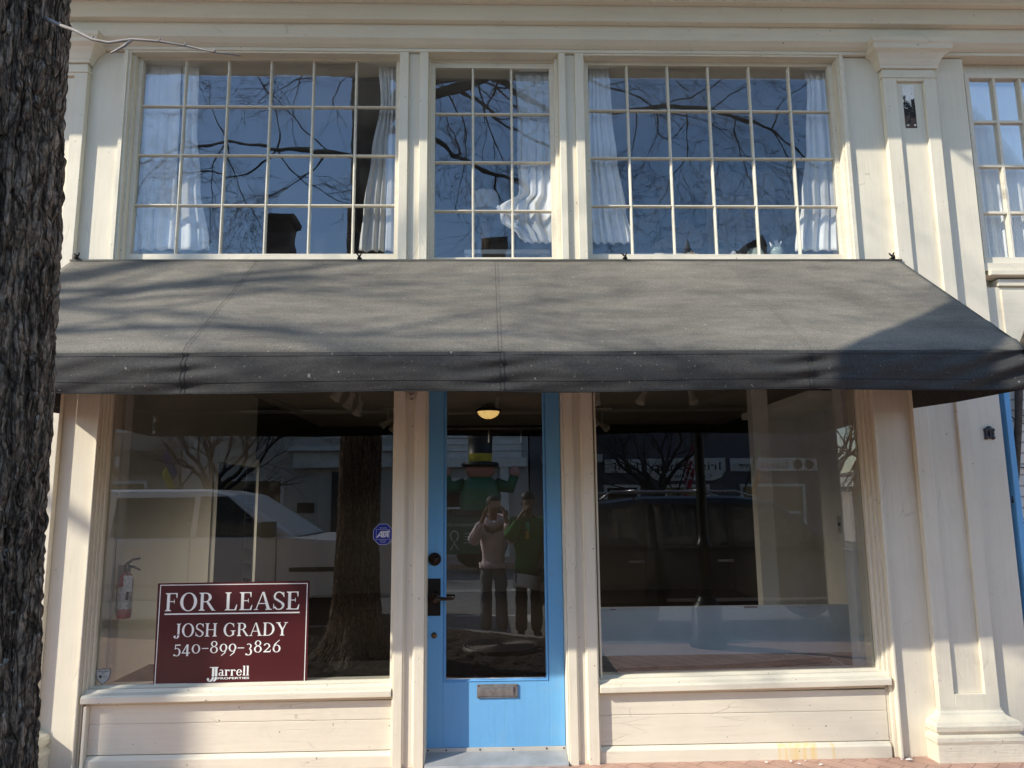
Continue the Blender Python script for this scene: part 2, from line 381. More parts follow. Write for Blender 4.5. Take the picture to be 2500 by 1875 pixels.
# shop windows: moulding, pane, sill, bulkhead panel
def shop_window(x0, x1, z0l, z0r, ol, orr, sx0, sx1, zs, label):
    # ol / orr: how far the moulding reaches beyond the glass on each side
    zt = 2.75
    m = MB(); m.box(x0-.012, x0, .0835, .0895, z0l, zt); m.box(x1, x1+.012, .0835, .0895, z0r, zt); m.box(x0, x1, .0838, .0892, zt-.012, zt); m.box(x0, x1, .0838, .0892, z0l-.012, z0l+.002)
    fr = m.build('shop_window', M_BLACK, shop); fr['label'] = label
    def jamb(a, b, sgn, lo):   # stepped moulding from glass edge a out to b
        m = MB()
        w = (b-a); ks = [0, .28, .5, .78, 1.]; fs = [.045, .02, .0, -.034]
        for k in range(4):
            xa, xb = sorted((a+w*ks[k], a+w*ks[k+1])); m.box(xa, xb, fs[k], .2, lo, zt)
        m.build('jamb_moulding', M_V, fr, bevel=.004)
    if ol > .02: jamb(x0, x0-ol, -1, .0)
    if orr > .02: jamb(x1, x1+orr, 1, .0)
    if ol <= .02: bx('jamb_moulding', M_V, fr, (x0-ol, x0, .03, .2, z0l-.03, zt))
    if orr <= .02: bx('jamb_moulding', M_V, fr, (x1, x1+orr, .03, .2, z0r-.03, zt))
    m = MB()
    # sill with a sloping, moulded nose; height runs from zs[0] to zs[1]
    def sill(x, z): return [(.16, z-.06), (.16, z+.046), (.070, z+.046), (.045, z+.034), (.018, z+.034), (.004, z+.018), (-.028, z+.008), (-.036, z-.002), (-.036, z-.034), (.02, z-.036), (.02, z-.06)]
    A = sill(sx0, zs[0]); B = sill(sx1, zs[1]); n = len(A)
    vs = [(sx0, p[0], p[1]) for p in A] + [(sx1, p[0], p[1]) for p in B]
    m.add(vs, [tuple(range(n)), tuple(range(n, 2*n))[::-1]] + [(i, (i+1) % n, n+(i+1) % n, n+i) for i in range(n)])
    m.build('sill', M_H, fr, bevel=.003)
    m = MB(); m.quad((x0, YG, z0l-.05), (x1, YG, z0r-.05), (x1, YG, zt), (x0, YG, zt)); m.build('pane', M_GLO, fr)
    return fr
swL = shop_window(-2.388, -.612, .452, .480, .047, .018, -2.41, -.595, (.424, .436), 'wide shop window with the dark red notice')
swR = shop_window(.676, 2.386, .470, .482, .012, .076, .652, 2.425, (.436, .455), 'wide shop window with the white display wall')
def panel(x0, x1, zt, name='bulkhead_panel'):
    m = MB()
    m.box(x0, x1, .017, .25, .092, .262); m.box(x0, x1, .017, .25, .2655, zt); m.box(x0+.001, x1-.001, .021, .25, .261, .266)
    m.prism([(.25, -.02), (-.006, -.02), (-.006, .066), (.004, .074), (.0165, .088), (.25, .088)], 'x', x0, x1)
    return m.build(name, M_H, shop, bevel=.0035)
panel(-2.375, -.595, .372); panel(.652, 2.405, .385)
m = MB(); m.box(-2.395, -2.376, -.02, .2, -.02, .372); m.box(-2.4345, -2.396, -.034, .2, -.02, -.0005); m.build('corner_bead', M_V, shop, bevel=.003)

# door
door = MB(); YD = .118
door.box(-.394, -.297, YD, YD+.045, .066, 2.5); door.box(.357, .452, YD, YD+.045, .066, 2.5)
door.box(-.297, .357, YD+.0008, YD+.045, .066, .446); door.box(-.297, .357, YD+.0008, YD+.045, 2.42, 2.5)
door = door.build('door', M_BLUE, shop, bevel=.002); door['label'] = 'bright blue half glazed door with a letter slot'
m = MB()   # glazing bead frame
for a in ((-.2965, -.280, YD+.004, YD+.03, .4465, 2.42), (.340, .3565, YD+.004, YD+.03, .4465, 2.42), (-.2795, .3395, YD+.0045, YD+.03, .4465, .462)): m.box(*a)
m.box(-.290, -.284, YD-.004, YD+.02, .4465, 2.42); m.box(.3445, .3505, YD-.004, YD+.02, .4465, 2.42); m.box(-.2838, .3443, YD-.0035, YD+.02, .4485, .4545)
m.build('glazing_bead', M_BLUE, door, bevel=.0015)
m = MB(); m.quad((-.28, YD+.022, .462), (.34, YD+.022, .462), (.34, YD+.022, 2.42), (-.28, YD+.022, 2.42)); m.build('pane', M_GDOOR, door)
m = MB(); m.box(-.3935, -.314, YD-.004, YD-.0002, .842, 1.068); lk = m.build('lock_plate', M_DARK, door, bevel=.002)
m = MB(); m.lathe([(.036, 0), (.036, .006), (.028, .012), (.014, .014), (.013, .05)], (-.350, YD-.004, .953), (0, -1, 0), 28)
m.tube([(-.350, YD-.054, .953), (-.330, YD-.06, .953), (-.29, YD-.058, .950), (-.245, YD-.052, .951), (-.236, YD-.04, .951), (-.238, YD-.022, .951)], [.012, .0125, .0105, .0105, .010, .009], 10)
m.build('lever_handle', plain('dark_lever', (.055, .038, .03), .3, .8, var=.5, scale=30), door)
m = MB(); m.lathe([(.0405, 0), (.0405, .008), (.034, .014), (.026, .010), (.021, .010), (.021, .018), (0, .018)], (-.352, YD, 1.187), (0, -1, 0), 28)
m.box(-.3535, -.3505, YD-.0205, YD-.018, 1.178, 1.192); m.build('deadbolt', plain('deadbolt_bronze', (.035, .024, .02), .3, .8), door)
m = MB(); m.lathe([(.018, 0), (.018, .004), (.013, .009), (.012, .012), (0, .012)], (-.353, YD, .725), (0, -1, 0), 24); m.box(-.3545, -.3515, YD-.0135, YD-.012, .719, .731); m.build('lock_cylinder', M_BRASS, door)
m = MB(); m.box(-.088, .161, YD-.010, YD-.0004, .352, .432); ms = m.build('letter_slot', M_STEEL, door, bevel=.002)
m = MB()
m.prism([(YD-.0105, .425), (YD-.017, .42), (YD-.019, .395), (YD-.016, .366), (YD-.0105, .360)][::-1], 'x', -.070, .136); m.build('flap', M_STEEL, ms, bevel=.0015)
for x, z in ((-.079, .360), (.152, .360), (-.079, .424), (.152, .424)):
    m = MB(); m.lathe([(.005, 0), (.004, .003), (0, .003)], (x, YD-.010, z), (0, -1, 0), 10); m.build('screw', M_BRASS, ms)
m = MB(); m.box(-.395, .452, YD-.007, YD+.02, .042, .0655); sw = m.build('door_sweep', plain('pale_sweep', (.62, .60, .56), .5, .2), door, bevel=.001)
for x in (-.385, -.275, -.07, .13, .335, .44):
    m = MB(); m.lathe([(.0055, 0), (.0045, .003), (0, .0035)], (x, YD-.007, .055), (0, -1, 0), 8); m.build('screw', M_BLACK, sw)
m = MB(); m.box(-.4, .455, YD+.0205, YD+.06, -.02, .041)
zt = lambda y: .040 + (y-.10)*.17
m.prism([(.135, -.03), (.135, zt(.135)), (-.045, zt(-.045)), (-.052, zt(-.052)-.006), (-.052, -.03)], 'x', -.3935, .4535)
for k in range(14):
    y = -.035+k*.011; m.prism([(y, zt(y)+.0002), (y+.0025, zt(y)+.0024), (y+.006, zt(y)+.0028), (y+.008, zt(y)+.0012)][::-1], 'x', -.392, .452)
m.build('threshold', M_ALU, shop, bevel=.0008)

# ------------------------------------------------------------------ the rooms behind the glass
m = MB(); D = 8.5; xl, xr, zc = -2.95, 2.62, 2.88
def wallq(m, a, b, z0, z1): m.quad((a[0], a[1], z0), (b[0], b[1], z0), (b[0], b[1], z1), (a[0], a[1], z1))
m.box(-2.6, -2.42, .301, .40, .05, zc); m.box(xl-.1, xl, .401, 3.55, .05, zc); m.box(xl-.1, xl, 3.55, 4.9, 2.0, zc)
m.box(2.66, 2.76, .31, .99, .05, zc)
m.build('interior_wall', M_WALLIN, shop)
bx('interior_wall', M_WALLSHADE, shop, (xl-.1, xl, 4.9, D-.001, .05, zc), (xl-.1, 4.2, D, D+.1, .05, zc), (4.1, 4.2, .31, D, .05, zc), (xl-2.2, xl-.111, 3.3, 3.38, .05, zc), (xl-2.2, xl-2.1, 3.4, 5., .05, zc), (xl-2.2, xl-.111, 5.05, 5.1, .05, zc))  # shade deep in the shop put into the near-black wall colour
bx('interior_ceiling', M_CEIL, shop, (-5.3, 4.3, .301, D+.2, zc+.001, zc+.06))
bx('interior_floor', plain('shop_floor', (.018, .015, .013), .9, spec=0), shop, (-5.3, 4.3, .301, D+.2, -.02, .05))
bx('door_casing', M_WHITE, shop, (xl-.11, xl+.02, 4.9, 5.0, .05, 2.1), (xl-.11, xl+.02, 3.45, 3.55, .05, 2.1), (xl-.11, xl+.02, 3.55, 4.9, 2.001, 2.1))
# right side: switch wall, alcove and its header
m = MB(); xs_ = 2.90
m.box(2.28, 2.42, 1.72, 1.84, .05, 2.62); m.box(2.28, 2.76, 1.72, 1.84, 2.62, zc-.001)
m.box(xs_, xs_+.08, .9, 2.36, .05, 2.30); m.box(2.60, xs_, 2.36, 2.44, .05, 2.30); m.box(2.56, 2.60, 2.30, 2.44, .05, 2.30); m.box(2.43, xs_+.09, .9, 2.45, 2.301, 2.36)
m.build('alcove_partition', plain('white_partition', (.92, .91, .88), .7, var=.04), shop)
bx('baseboard', M_WHITE, shop, (xl+.001, xl+.018, .41, 3.449, .05, .18))
bx('socket', M_WHITE, shop, (xl+.001, xl+.01, 1.6, 1.68, .95, 1.07))
bx('baseboard', M_WHITE, shop, (2.585, 2.60, 2.285, 2.30, .05, 2.29))
M_DISP = plain('display_white', (.92, .92, .91), .6, var=.1, scale=4)
m = MB(); m.box(.66, 2.655, .86, .90, .05, .762); m.box(.66, 2.655, .848, .9, .7625, .778); kn = m.build('display_wall', M_DISP, shop, bevel=.002)
m = MB(); m.box(1.83, 1.93, .8465, .8479, .764, .777); m.box(.86, .9, .8465, .8479, .764, .770); m.build('chipped_patch', plain('mauve_primer', (.33, .22, .25), .7, var=.4), kn)
m = MB(); m.box(2.40, 2.50, .301, .42, .05, 2.7); m.build('window_reveal', M_DISP, shop, bevel=.002)
def planks_mat():
    m, n, out = new_mat('deck_planks'); b = NB(n); v = b.mapped((1, 1, 1), (0, 0, math.radians(28)))
    br = n.nodes.new('ShaderNodeTexBrick'); br.inputs['Scale'].default_value = 1; br.inputs['Brick Width'].default_value = 3; br.inputs['Row Height'].default_value = .1
    br.inputs['Mortar Size'].default_value = .003; br.inputs['Color1'].default_value = (.40, .33, .27, 1); br.inputs['Color2'].default_value = (.30, .25, .21, 1); br.inputs['Mortar'].default_value = (.03, .025, .02, 1)
    v2 = b.mapped((1, 1, 1), (0, 0, math.radians(62))); b.L(v2, br.inputs['Vector'])
    c = b.mix(1., br.outputs[0], b.ramp(b.noise(v, 6, 5), [(.3, .7), (.7, 1.1)]), 'MULTIPLY')
    b.bsdf(out, c, .6, 0, b.bump(br.outputs[1], -.004)); return m
M_PLANK = planks_mat()
bx('display_floor', M_PLANK, shop, (.66, 2.655, .14, .859, .40, .445))
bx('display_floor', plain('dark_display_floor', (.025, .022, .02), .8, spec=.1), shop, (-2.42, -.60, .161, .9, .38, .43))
m = MB(); m.tube([(-1.2, 6.2, 2.60), (1.2, 6.2, 2.60)], .018, 8)
for x in (-.62, -.02, .45): m.tube([(x, 6.2, 2.60), (x, 6.2, 2.40)], .012, 6)
m.build('wall_rail', M_STEEL, shop)
# upstairs room
m = MB()
m.box(-2.9, -2.8, .31, 4.5, 3.05, 4.95); m.box(2.8, 2.9, .31, 4.5, 3.05, 4.95); m.box(-2.8, 2.8, 4.5, 4.6, 3.05, 4.95)
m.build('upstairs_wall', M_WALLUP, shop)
bx('upstairs_floor', plain('upstairs_floor_wood', (.16, .11, .08), .5), shop, (-2.9, 2.9, .301, 4.6, 2.99, 3.049))
bx('upstairs_ceiling', plain('upstairs_ceiling_paint', (.55, .54, .52), .8, var=.03), shop, (-2.9, 2.9, .301, 4.6, 4.951, 4.99), (-2.8, -.5, 1.0, 1.25, 4.70, 4.95), (.62, 2.8, 1.0, 1.25, 4.70, 4.95))
bx('window_board', M_WHITE, shop, (-2.8, 2.8, .21, .42, 3.10, 3.145))

# ------------------------------------------------------------------ neighbour to the right
nb = thing('neighbouring_building', 'cream neighbouring shop with a net curtained window, blue corner board and whitewashed brick', 'building', (3.6, 0, 0))
bx('wall', M_V, nb, (3.301, 3.335, .075, .3, 0, 2.9), (3.301, 5.5, .11, .3, 2.72, 3.1), (3.301, 5.5, .08, .3, 4.49, 4.565), bevel=.003)
m = MB()
m.box(3.335, 5.0, -.005, .2, 3.0, 3.035); m.box(3.302, 5.0, .02, .2, 3.0355, 3.09)
m.prism([(.1, 2.985), (.0, 2.999), (.1, 2.999)], 'x', 3.302, 5.)
m.box(3.40, 5.0, .03, .12, 2.935, 2.98); m.box(3.302, 5.0, .05, .12, 2.55, 2.93)
m.box(3.42, 5.0, .035, .12, 2.55, 2.905)
m.build('sill', M_H, nb, bevel=.003)
m = MB(); zz = [3.142, 3.462, 3.80, 4.127, 4.45]; x0, x1 = 3.372, 4.2
m.box(x0-.03, x0, .055, .12, 3.1, 4.485); m.box(x0, x1, .056, .12, 3.1, 3.142); m.box(x0, x1, .056, .12, 4.45, 4.485); m.box(x1, x1+.03, .055, .12, 3.1, 4.485)
for x in (3.553, 3.74, 3.93): m.box(x-.009, x+.009, .062, .1, 3.142, 4.45)
for z in zz[1:-1]:
    for a, b in ((x0, 3.544), (3.562, 3.731), (3.749, 3.921), (3.939, x1)): m.box(a, b, .064, .1, z-.009, z+.009)
nw = m.build('window', M_SASH, nb, bevel=.0015)
m = MB(); m.quad((x0, .085, 3.142), (x1, .085, 3.142), (x1, .085, 4.45), (x0, .085, 4.45)); m.build('pane', M_GNB, nw)
bx('interior_wall', plain('neighbour_room', (.25, .24, .23), .8), nb, (3.31, 5., 1.2, 1.3, 2.9, 4.8), (5.0, 5.1, .31, 1.3, 2.9, 4.8), (3.31, 5., .31, 1.199, 4.81, 4.9), (3.31, 5., .31, 1.199, 2.8, 2.89), (3.305, 3.309, .31, 1.2, 2.9, 4.8))
bx('corner_board', M_BLUE, nb, (3.3355, 3.372, .0, .12, .0, 2.549), bevel=.003)
bx('wall', M_V, nb, (4.24, 9., .10, .3, 3.1, 4.49), (5.501, 9., .11, .3, 2.55, 3.1), (5.501, 9., .08, .3, 4.49, 4.565), bevel=.003)
bx('wall', M_V, shop, (-9., -3.301, .0, .3, 0, 4.56), bevel=.003)
def wbrick():
    m, n, out = new_mat('whitewashed_brick'); b = NB(n); v = b.mapped((1, 1, 1), (math.radians(90), 0, 0))
    br = n.nodes.new('ShaderNodeTexBrick'); br.inputs['Scale'].default_value = 1; br.inputs['Brick Width'].default_value = .21; br.inputs['Row Height'].default_value = .07
    br.inputs['Mortar Size'].default_value = .006; br.inputs['Color1'].default_value = (.82, .78, .70, 1); br.inputs['Color2'].default_value = (.76, .72, .64, 1); br.inputs['Mortar'].default_value = (.45, .41, .36, 1)
    b.L(v, br.inputs['Vector']); b.bsdf(out, br.outputs[0], .8, 0, b.bump(br.outputs[1], -.004)); return m
bx('brick_wall', wbrick(), nb, (3.3725, 9., .06, .3, 0, 2.549), bevel=0)
m = MB(); m.tube([(3.345, .03, 1.50), (3.375, .022, 1.70), (3.40, .025, 1.86), (3.425, .02, 2.02), (3.455, .03, 2.2), (3.50, .03, 2.5), (3.6, .04, 2.7)], [.016, .021, .024, .022, .024, .021, .018], 10)
rnd = random.Random(12)
for k in range(26):
    x, z = rnd.uniform(3.38, 3.95), rnd.uniform(.5, 2.3); p = [(x, .045, z)]; a = rnd.choice([0, 1.57, 1.57, 3.1])+rnd.gauss(0, .3)
    for q in range(9):
        a += rnd.gauss(0, .35); x += .05*math.cos(a); z += .06*math.sin(a); p.append((max(3.376, x), .045+rnd.uniform(-.012, .008), z))
    m.tube(p, [.004]*9+[.002], 5)
vn = m.build('climbing_vine', plain('vine_bark', (.085, .07, .055), .8, var=.5, scale=30), None, origin=Vector((3.4, .03, 1.5))); tag(vn, 'bare climbing vine with curling stems on the whitewashed brick beside the blue corner board', 'vine')
m = MB()
m.lathe([(.034, 0), (.034, .010), (.022, .014), (.02, .009), (.0, .009)], (3.208, 0, 1.942), (0, -1, 0), 8)
for a in (0.7, 2.4, 3.9, 5.5): m.lathe([(.013, 0), (.013, .011), (.007, .015), (0, .015)], (3.208+.031*math.cos(a), 0, 1.942+.036*math.sin(a)), (0, -1, 0), 10)
m.box(3.203, 3.209, -.017, -.009, 1.925, 1.96); m.lathe([(.02, 0), (.02, .012), (0, .014)], (3.208, 0, 1.972), (0, -1, 0), 12)
em = m.build('iron_emblem', plain('cast_iron_badge', (.07, .066, .07), .45, .7), None, origin=Vector((3.208, 0, 1.942)), bevel=.0015)
tag(em, 'small dark cast iron badge screwed to the cream wall strip beside the blue corner board', 'wall badge')
# ------------------------------------------------------------------ awning
def canvas_mat(name, base, dust, amt):
    m, n, out = new_mat(name); b = NB(n); v = b.mapped()
    w1 = b.ramp(b.noise(v, 1.3, 6, .62, .4), [(.3, .0), (.72, 1.)])
    w2 = b.ramp(b.noise(b.mapped((1.2, 5, 5)), 2.2, 6, .65), [(.35, 0.), (.75, 1.)])
    f = b.math('MULTIPLY', b.math('ADD', b.math('MULTIPLY', w1, .55), b.math('MULTIPLY', w2, .45)), amt)
    c = b.mix(f, base, dust)
    fine = b.ramp(b.noise(v, 130, 3, .7), [(.35, .72), (.68, 1.25)])
    c = b.mix(1., c, fine, 'MULTIPLY')
    sp = b.ramp(b.noise(v, 30, 2, .45), [(.745, 0.), (.775, 1.)])
    sp2 = b.ramp(b.noise(b.mapped((1, 1, 1), loc=(7, 3, 1)), 85, 1, .4), [(.74, 0.), (.78, .8)])
    c = b.mix(b.math('MULTIPLY', b.math('MAXIMUM', sp, sp2), .5), c, (.42, .40, .36))
    nr = b.bump(b.noise(v, 420, 2), .0006); nr = b.bump(b.noise(v, 9, 3), .006, .5, nr)
    p = b.bsdf(out, c, .82, 0, nr, .3); return m
M_CAN = canvas_mat('faded_black_canvas', (.100, .094, .082), (.272, .250, .212), 1.)
M_VAL = canvas_mat('black_canvas', (.034, .033, .033), (.080, .078, .075), .8)
M_UND = plain('awning_underside', (.012, .011, .010), .9)
M_STITCH = plain('seam_thread', (.20, .19, .17), .8)
awn = thing('awning', 'faded black canvas awning stretched over the shop windows and door', 'awning', (0, -.04, 3.085))
AX0, AX1, AY, AZ0, AZ1 = -2.66, 2.705, -1.10, 3.085, 2.290
def nz(x, y, z, s=1.): return noise.noise(Vector((x*s, y*s, z*s)))
SEAMS = (-1.49, .052, 1.58)
def seam_x(i, v): return (-1.481+(-1.495+1.481)*v, .047+.005*v, 1.546+.06*v)[i]
def slope_pt(u, v, lift=0.):
    x = AX0+(AX1-AX0)*u; y = -.045+(AY+.045)*v; z = AZ0+(AZ1-AZ0)*v
    rib = min(abs(x-q) for q in (AX0,)+SEAMS+(AX1,)); sag = (.010+.030*min(1, rib/.6)**1.5)*math.sin(PI*v)*(.8+.2*math.sin(x*2.1+1)) + .006*nz(x*1.2, v*2, 3) + .0025*nz(x*5, v*9, 5)
    edge = min(x-AX0, AX1-x)
    sag *= min(1, edge*4+.2)
    pk = math.exp(-edge*6)*.010*math.sin(v*34+edge*30)*v**3
    z2 = z-sag+pk - .020*max(0, (v-.94)/.06)**2
    return Vector((x, y, z2+lift))
def val_pt(u, w, lift=0.):
    x = AX0+(AX1-AX0)*u; z = AZ1-.004-(.212+.006*math.sin(x*3.3)+.010*math.exp(-((x-AX1)/.3)**2)*0)*w
    s = min(abs(x-q) for q in SEAMS)
    puck = .010*math.exp(-s*7)*math.sin(w*17+x*9)
    corner = math.exp(-(AX1-x)*3.2)+math.exp(-(x-AX0)*3.2)
    puck += corner*.020*math.sin((w*1.5-(AX1-x)*2.2)*9)
    y = AY-.004-.012*math.sin(PI*w)+puck+.010*nz(x*2.1, w*2.5, 9)+.004*nz(x*7, w*6, 4)
    k = min(1., w/.10); k = k*k*(3-2*k); e = slope_pt(u, 1.)
    y = e.y+(y-e.y)*k; z = e.z+(z-e.z)*min(1, .25*w/.10+.75*k) if w < .1 else z
    return Vector((x, y-lift, z))
m = MB(); m.sheet(lambda u, v: slope_pt(u, v), 160, 40); can = m.build('canopy', M_CAN, awn, solid=.002)
m = MB(); m.sheet(lambda u, v: val_pt(u, v), 220, 26); val = m.build('valance', M_VAL, awn, solid=.002)
m = MB()
for i in range(3):
    for off in (-.009, .009):
        m.tube([slope_pt((seam_x(i, v)+off-AX0)/(AX1-AX0), v, .0022) for v in [k/40 for k in range(41)]], .0007 if off < 0 else .0005, 4)
m.build('seam', plain('seam_ridge', (.055, .053, .05), .9), can)
m = MB()
for i in range(3):
    for off in (-.010, .010): m.tube([val_pt((SEAMS[i]+.008*i+off-AX0)/(AX1-AX0), w, .003) for w in [k/26 for k in range(27)]], .0011, 4)
for w in (.155, .76): m.tube([val_pt(k/220, w, .0022) for k in range(1, 220)], .0009, 4)
m.tube([val_pt(k/220, 1., .0005) for k in range(0, 221)], .0035, 5)
m.build('seam', plain('seam_ridge_dark', (.028, .028, .03), .9), val)
for xx, name in ((AX0, 'l'), (AX1, 'r')):
    m = MB(); m.add([(xx, -.045, AZ0), (xx, AY, AZ1), (xx, AY, AZ1-.216), (xx, -.50, 2.085), (xx, -.045, 2.105)], [(0, 1, 2, 3, 4)])
    m.build('side_panel', M_VAL, awn, solid=.002)
m = MB()
m.tube([(AX0+.02, AY+.03, AZ1-.03), (AX1-.02, AY+.03, AZ1-.03)], .014, 8)
for x in (AX0+.03, -1.49, .052, 1.58, AX1-.03):
    m.tube([(x, -.05, AZ0-.04), (x, AY+.045, AZ1-.045)], .012, 8); m.tube([(x, -.03, 2.25), (x, AY+.05, 2.25)], .012, 8)
m.tube([(AX0+.02, -.05, AZ0-.035), (AX1-.02, -.05, AZ0-.035)], .013, 8)
m.build('frame', M_STEEL, awn)
m = MB(); m.box(AX0-.01, AX1+.01, -.058, -.032, AZ0-.006, AZ0+.007); m.build('head_rail', plain('dusty_rail', (.13, .125, .11), .7, .2), awn, bevel=.002)
for k, x in enumerate((-2.625, -.834, .884, 2.652)):
    m = MB()
    m.box(x-.014, x+.014, -.066, -.034, AZ0+.007, AZ0+.016); m.tube([(x, -.05, AZ0+.014), (x, -.05, AZ0+.034)], .006, 8)
    m.tube([(x-.004, -.052, AZ0+.030), (x-.022, -.056, AZ0+.046)], [.006, .0045], 6); m.tube([(x+.003, -.052, AZ0+.032), (x+.013, -.056, AZ0+.052)], [.006, .004], 6)
    m.lathe([(.009, 0), (.009, .008), (0, .009)], (x, -.066, AZ0+.020), (0, -1, 0), 10)
    m.build('clamp', M_DARK, awn)

# ------------------------------------------------------------------ lettering
class Glyphs:
    """serif capitals, old-style figures and a few small letters from strokes; unit = cap height"""
    TH = .145; TN = .052; SE = .05
    def __init__(s): s.items = []
    def rect(s, x0, y0, x1, y1): s.cur.append([(x0, y0), (x1, y0), (x1, y1), (x0, y1)])
    def poly(s, *p): s.cur.append(list(p))
    def ring(s, cx, cy, rx, ry, tx, ty, a0=0, a1=360, n=36, taper=0):
        o = []; i = []; k = max(4, int(n*abs(a1-a0)/360))
        for q in range(k+1):
            f = q/k; a = math.radians(a0+(a1-a0)*f)
            g = 1-taper*f
            o.append((cx+rx*math.cos(a), cy+ry*math.sin(a))); i.append((cx+(rx-tx*g)*math.cos(a), cy+(ry-ty*g)*math.sin(a)))
        for q in range(k): s.cur.append([o[q], o[q+1], i[q+1], i[q]])
    def disc(s, cx, cy, r): s.cur.append([(cx+r*math.cos(2*PI*k/16), cy+r*math.sin(2*PI*k/16)) for k in range(16)])
    def stem(s, x, y0=0, y1=1, sb=True, stp=True, t=None, w=.085):
        t = t or s.TH; s.rect(x, y0, x+t, y1)
        if sb: s.poly((x-w, y0), (x+t+w, y0), (x+t+w*.7, y0+s.SE), (x+t, y0+s.SE*1.5), (x, y0+s.SE*1.5), (x-w*.7, y0+s.SE))
        if stp: s.poly((x-w*.7, y1-s.SE), (x, y1-s.SE*1.5), (x+t, y1-s.SE*1.5), (x+t+w*.7, y1-s.SE), (x+t+w, y1), (x-w, y1))
    def glyph(s, ch):
        s.cur = []; T = s.TH; N = s.TN; w = .6; R = s.rect; P = s.poly
        if ch == 'F' or ch == 'E':
            s.stem(.09); R(.2, 1-N, .60, 1); P((.60, 1), (.60, .72), (.565, .72), (.52, 1-N)); R(.2, .50, .44, .50+N)
            P((.44, .42), (.47, .42), (.47, .64), (.44, .64)); w = .66
            if ch == 'E': R(.2, 0, .62, N); P((.62, 0), (.66, .28), (.625, .28), (.53, N)); w = .70
        elif ch == 'L': s.stem(.09); R(.2, 0, .58, N); P((.58, 0), (.62, .32), (.585, .32), (.49, N)); w = .66
        elif ch == 'O': s.ring(.45, .5, .42, .52, .155, .05); w = .90
        elif ch == 'R':
            s.stem(.09); s.ring(.34, .735, .29, .265, .145, .052, -90, 90); R(.2, 1-N, .345, 1); R(.2, .47, .345, .47+N)
            P((.36, .49), (.50, .49), (.80, .03), (.88, .0), (.66, .0)); w = .84
        elif ch == 'A':
            P((.06, .02), (.115, .02), (.44, 1), (.385, 1)); P((.385, 1), (.485, 1), (.80, .02), (.635, .02)); R(.20, .33, .62, .33+N)
            R(-.01, 0, .20, s.SE); R(.56, 0, .88, s.SE); w = .86
        elif ch == 'S':
            s.ring(.31, .745, .27, .265, .10, .055, 20, 200); s.ring(.31, .255, .28, .265, .11, .055, 200, 380)
            P((.045, .72), (.155, .66), (.50, .42), (.585, .33), (.575, .25), (.46, .25), (.40, .36), (.08, .58))
            P((.52, .98), (.555, .98), (.575, .70), (.54, .70), (.49, .86)); P((.03, .02), (.075, .12), (.07, .33), (.035, .33)); w = .62
        elif ch == 'J':
            s.stem(.25, .18, 1, sb=False); s.ring(.215, .12, .18, .24, .145, .06, 270, 360); s.ring(.17, .02, .17, .14, .06, .05, 180, 285); s.disc(.075, .03, .075); w = .48
        elif ch == 'H': s.stem(.09); s.stem(.62); R(.2, .49, .65, .49+N); w = .88
        elif ch == 'G':
            s.ring(.45, .5, .42, .52, .155, .055, 45, 315); s.rect(.63, .08, .765, .40); R(.52, .38, .86, .38+s.SE)
            P((.70, .98), (.735, .98), (.755, .68), (.72, .68), (.66, .84)); P((.60, .02), (.765, .10), (.765, .2), (.63, .15)); w = .90
        elif ch == 'D': s.stem(.09); s.ring(.34, .5, .48, .5, .155, .052, -90, 90); R(.2, 1-N, .345, 1); R(.2, 0, .345, N); w = .88
        elif ch == 'Y':
            s.stem(.36, 0, .46, stp=False); P((.06, .98), (.23, .98), (.505, .44), (.36, .44)); P((.68, .98), (.735, .98), (.505, .44), (.42, .46))
            R(-.02, 1-s.SE, .31, 1); R(.56, 1-s.SE, .82, 1); w = .80
        elif ch == '-': R(.03, .36, .49, .43); w = .54
        elif ch == '0': s.ring(.33, .37, .30, .385, .125, .05); w = .68
        elif ch == '5':
            R(.12, .66, .50, .75); P((.12, .42), (.17, .42), (.19, .70), (.12, .70)); s.ring(.26, .12, .27, .35, .125, .06, -120, 130); s.disc(.10, -.13, .075); w = .56
        elif ch == '4':
            R(.34, -.22, .475, .75); R(.02, .0, .60, .075); P((.03, .05), (.10, .05), (.42, .75), (.34, .75)); w = .64
        elif ch == '8': s.ring(.31, .77, .225, .235, .10, .05); s.ring(.31, .27, .275, .285, .115, .05); w = .64
        elif ch == '9':
            s.ring(.30, .43, .27, .33, .12, .05); P((.55, .38), (.575, .48), (.44, -.02), (.17, -.26), (.14, -.22), (.35, .0), (.44, .2)); w = .60
        elif ch == '6':
            s.ring(.32, .30, .28, .32, .12, .05); P((.05, .35), (.035, .25), (.14, .66), (.50, 1.03), (.53, 1.0), (.32, .76), (.17, .45)); w = .64
        elif ch == '3':
            s.ring(.24, .53, .20, .22, .10, .05, -70, 140); s.ring(.23, .06, .25, .30, .125, .06, -130, 80); s.disc(.075, -.14, .072); w = .54
        elif ch == '2':
            s.ring(.26, .49, .24, .27, .11, .055, -10, 160); P((.50, .46), (.39, .44), (.03, .04), (.03, .0), (.18, .09)); P((.03, 0), (.52, 0), (.56, .22), (.525, .22), (.48, .09), (.1, .09)); w = .60
        elif ch == 'a':
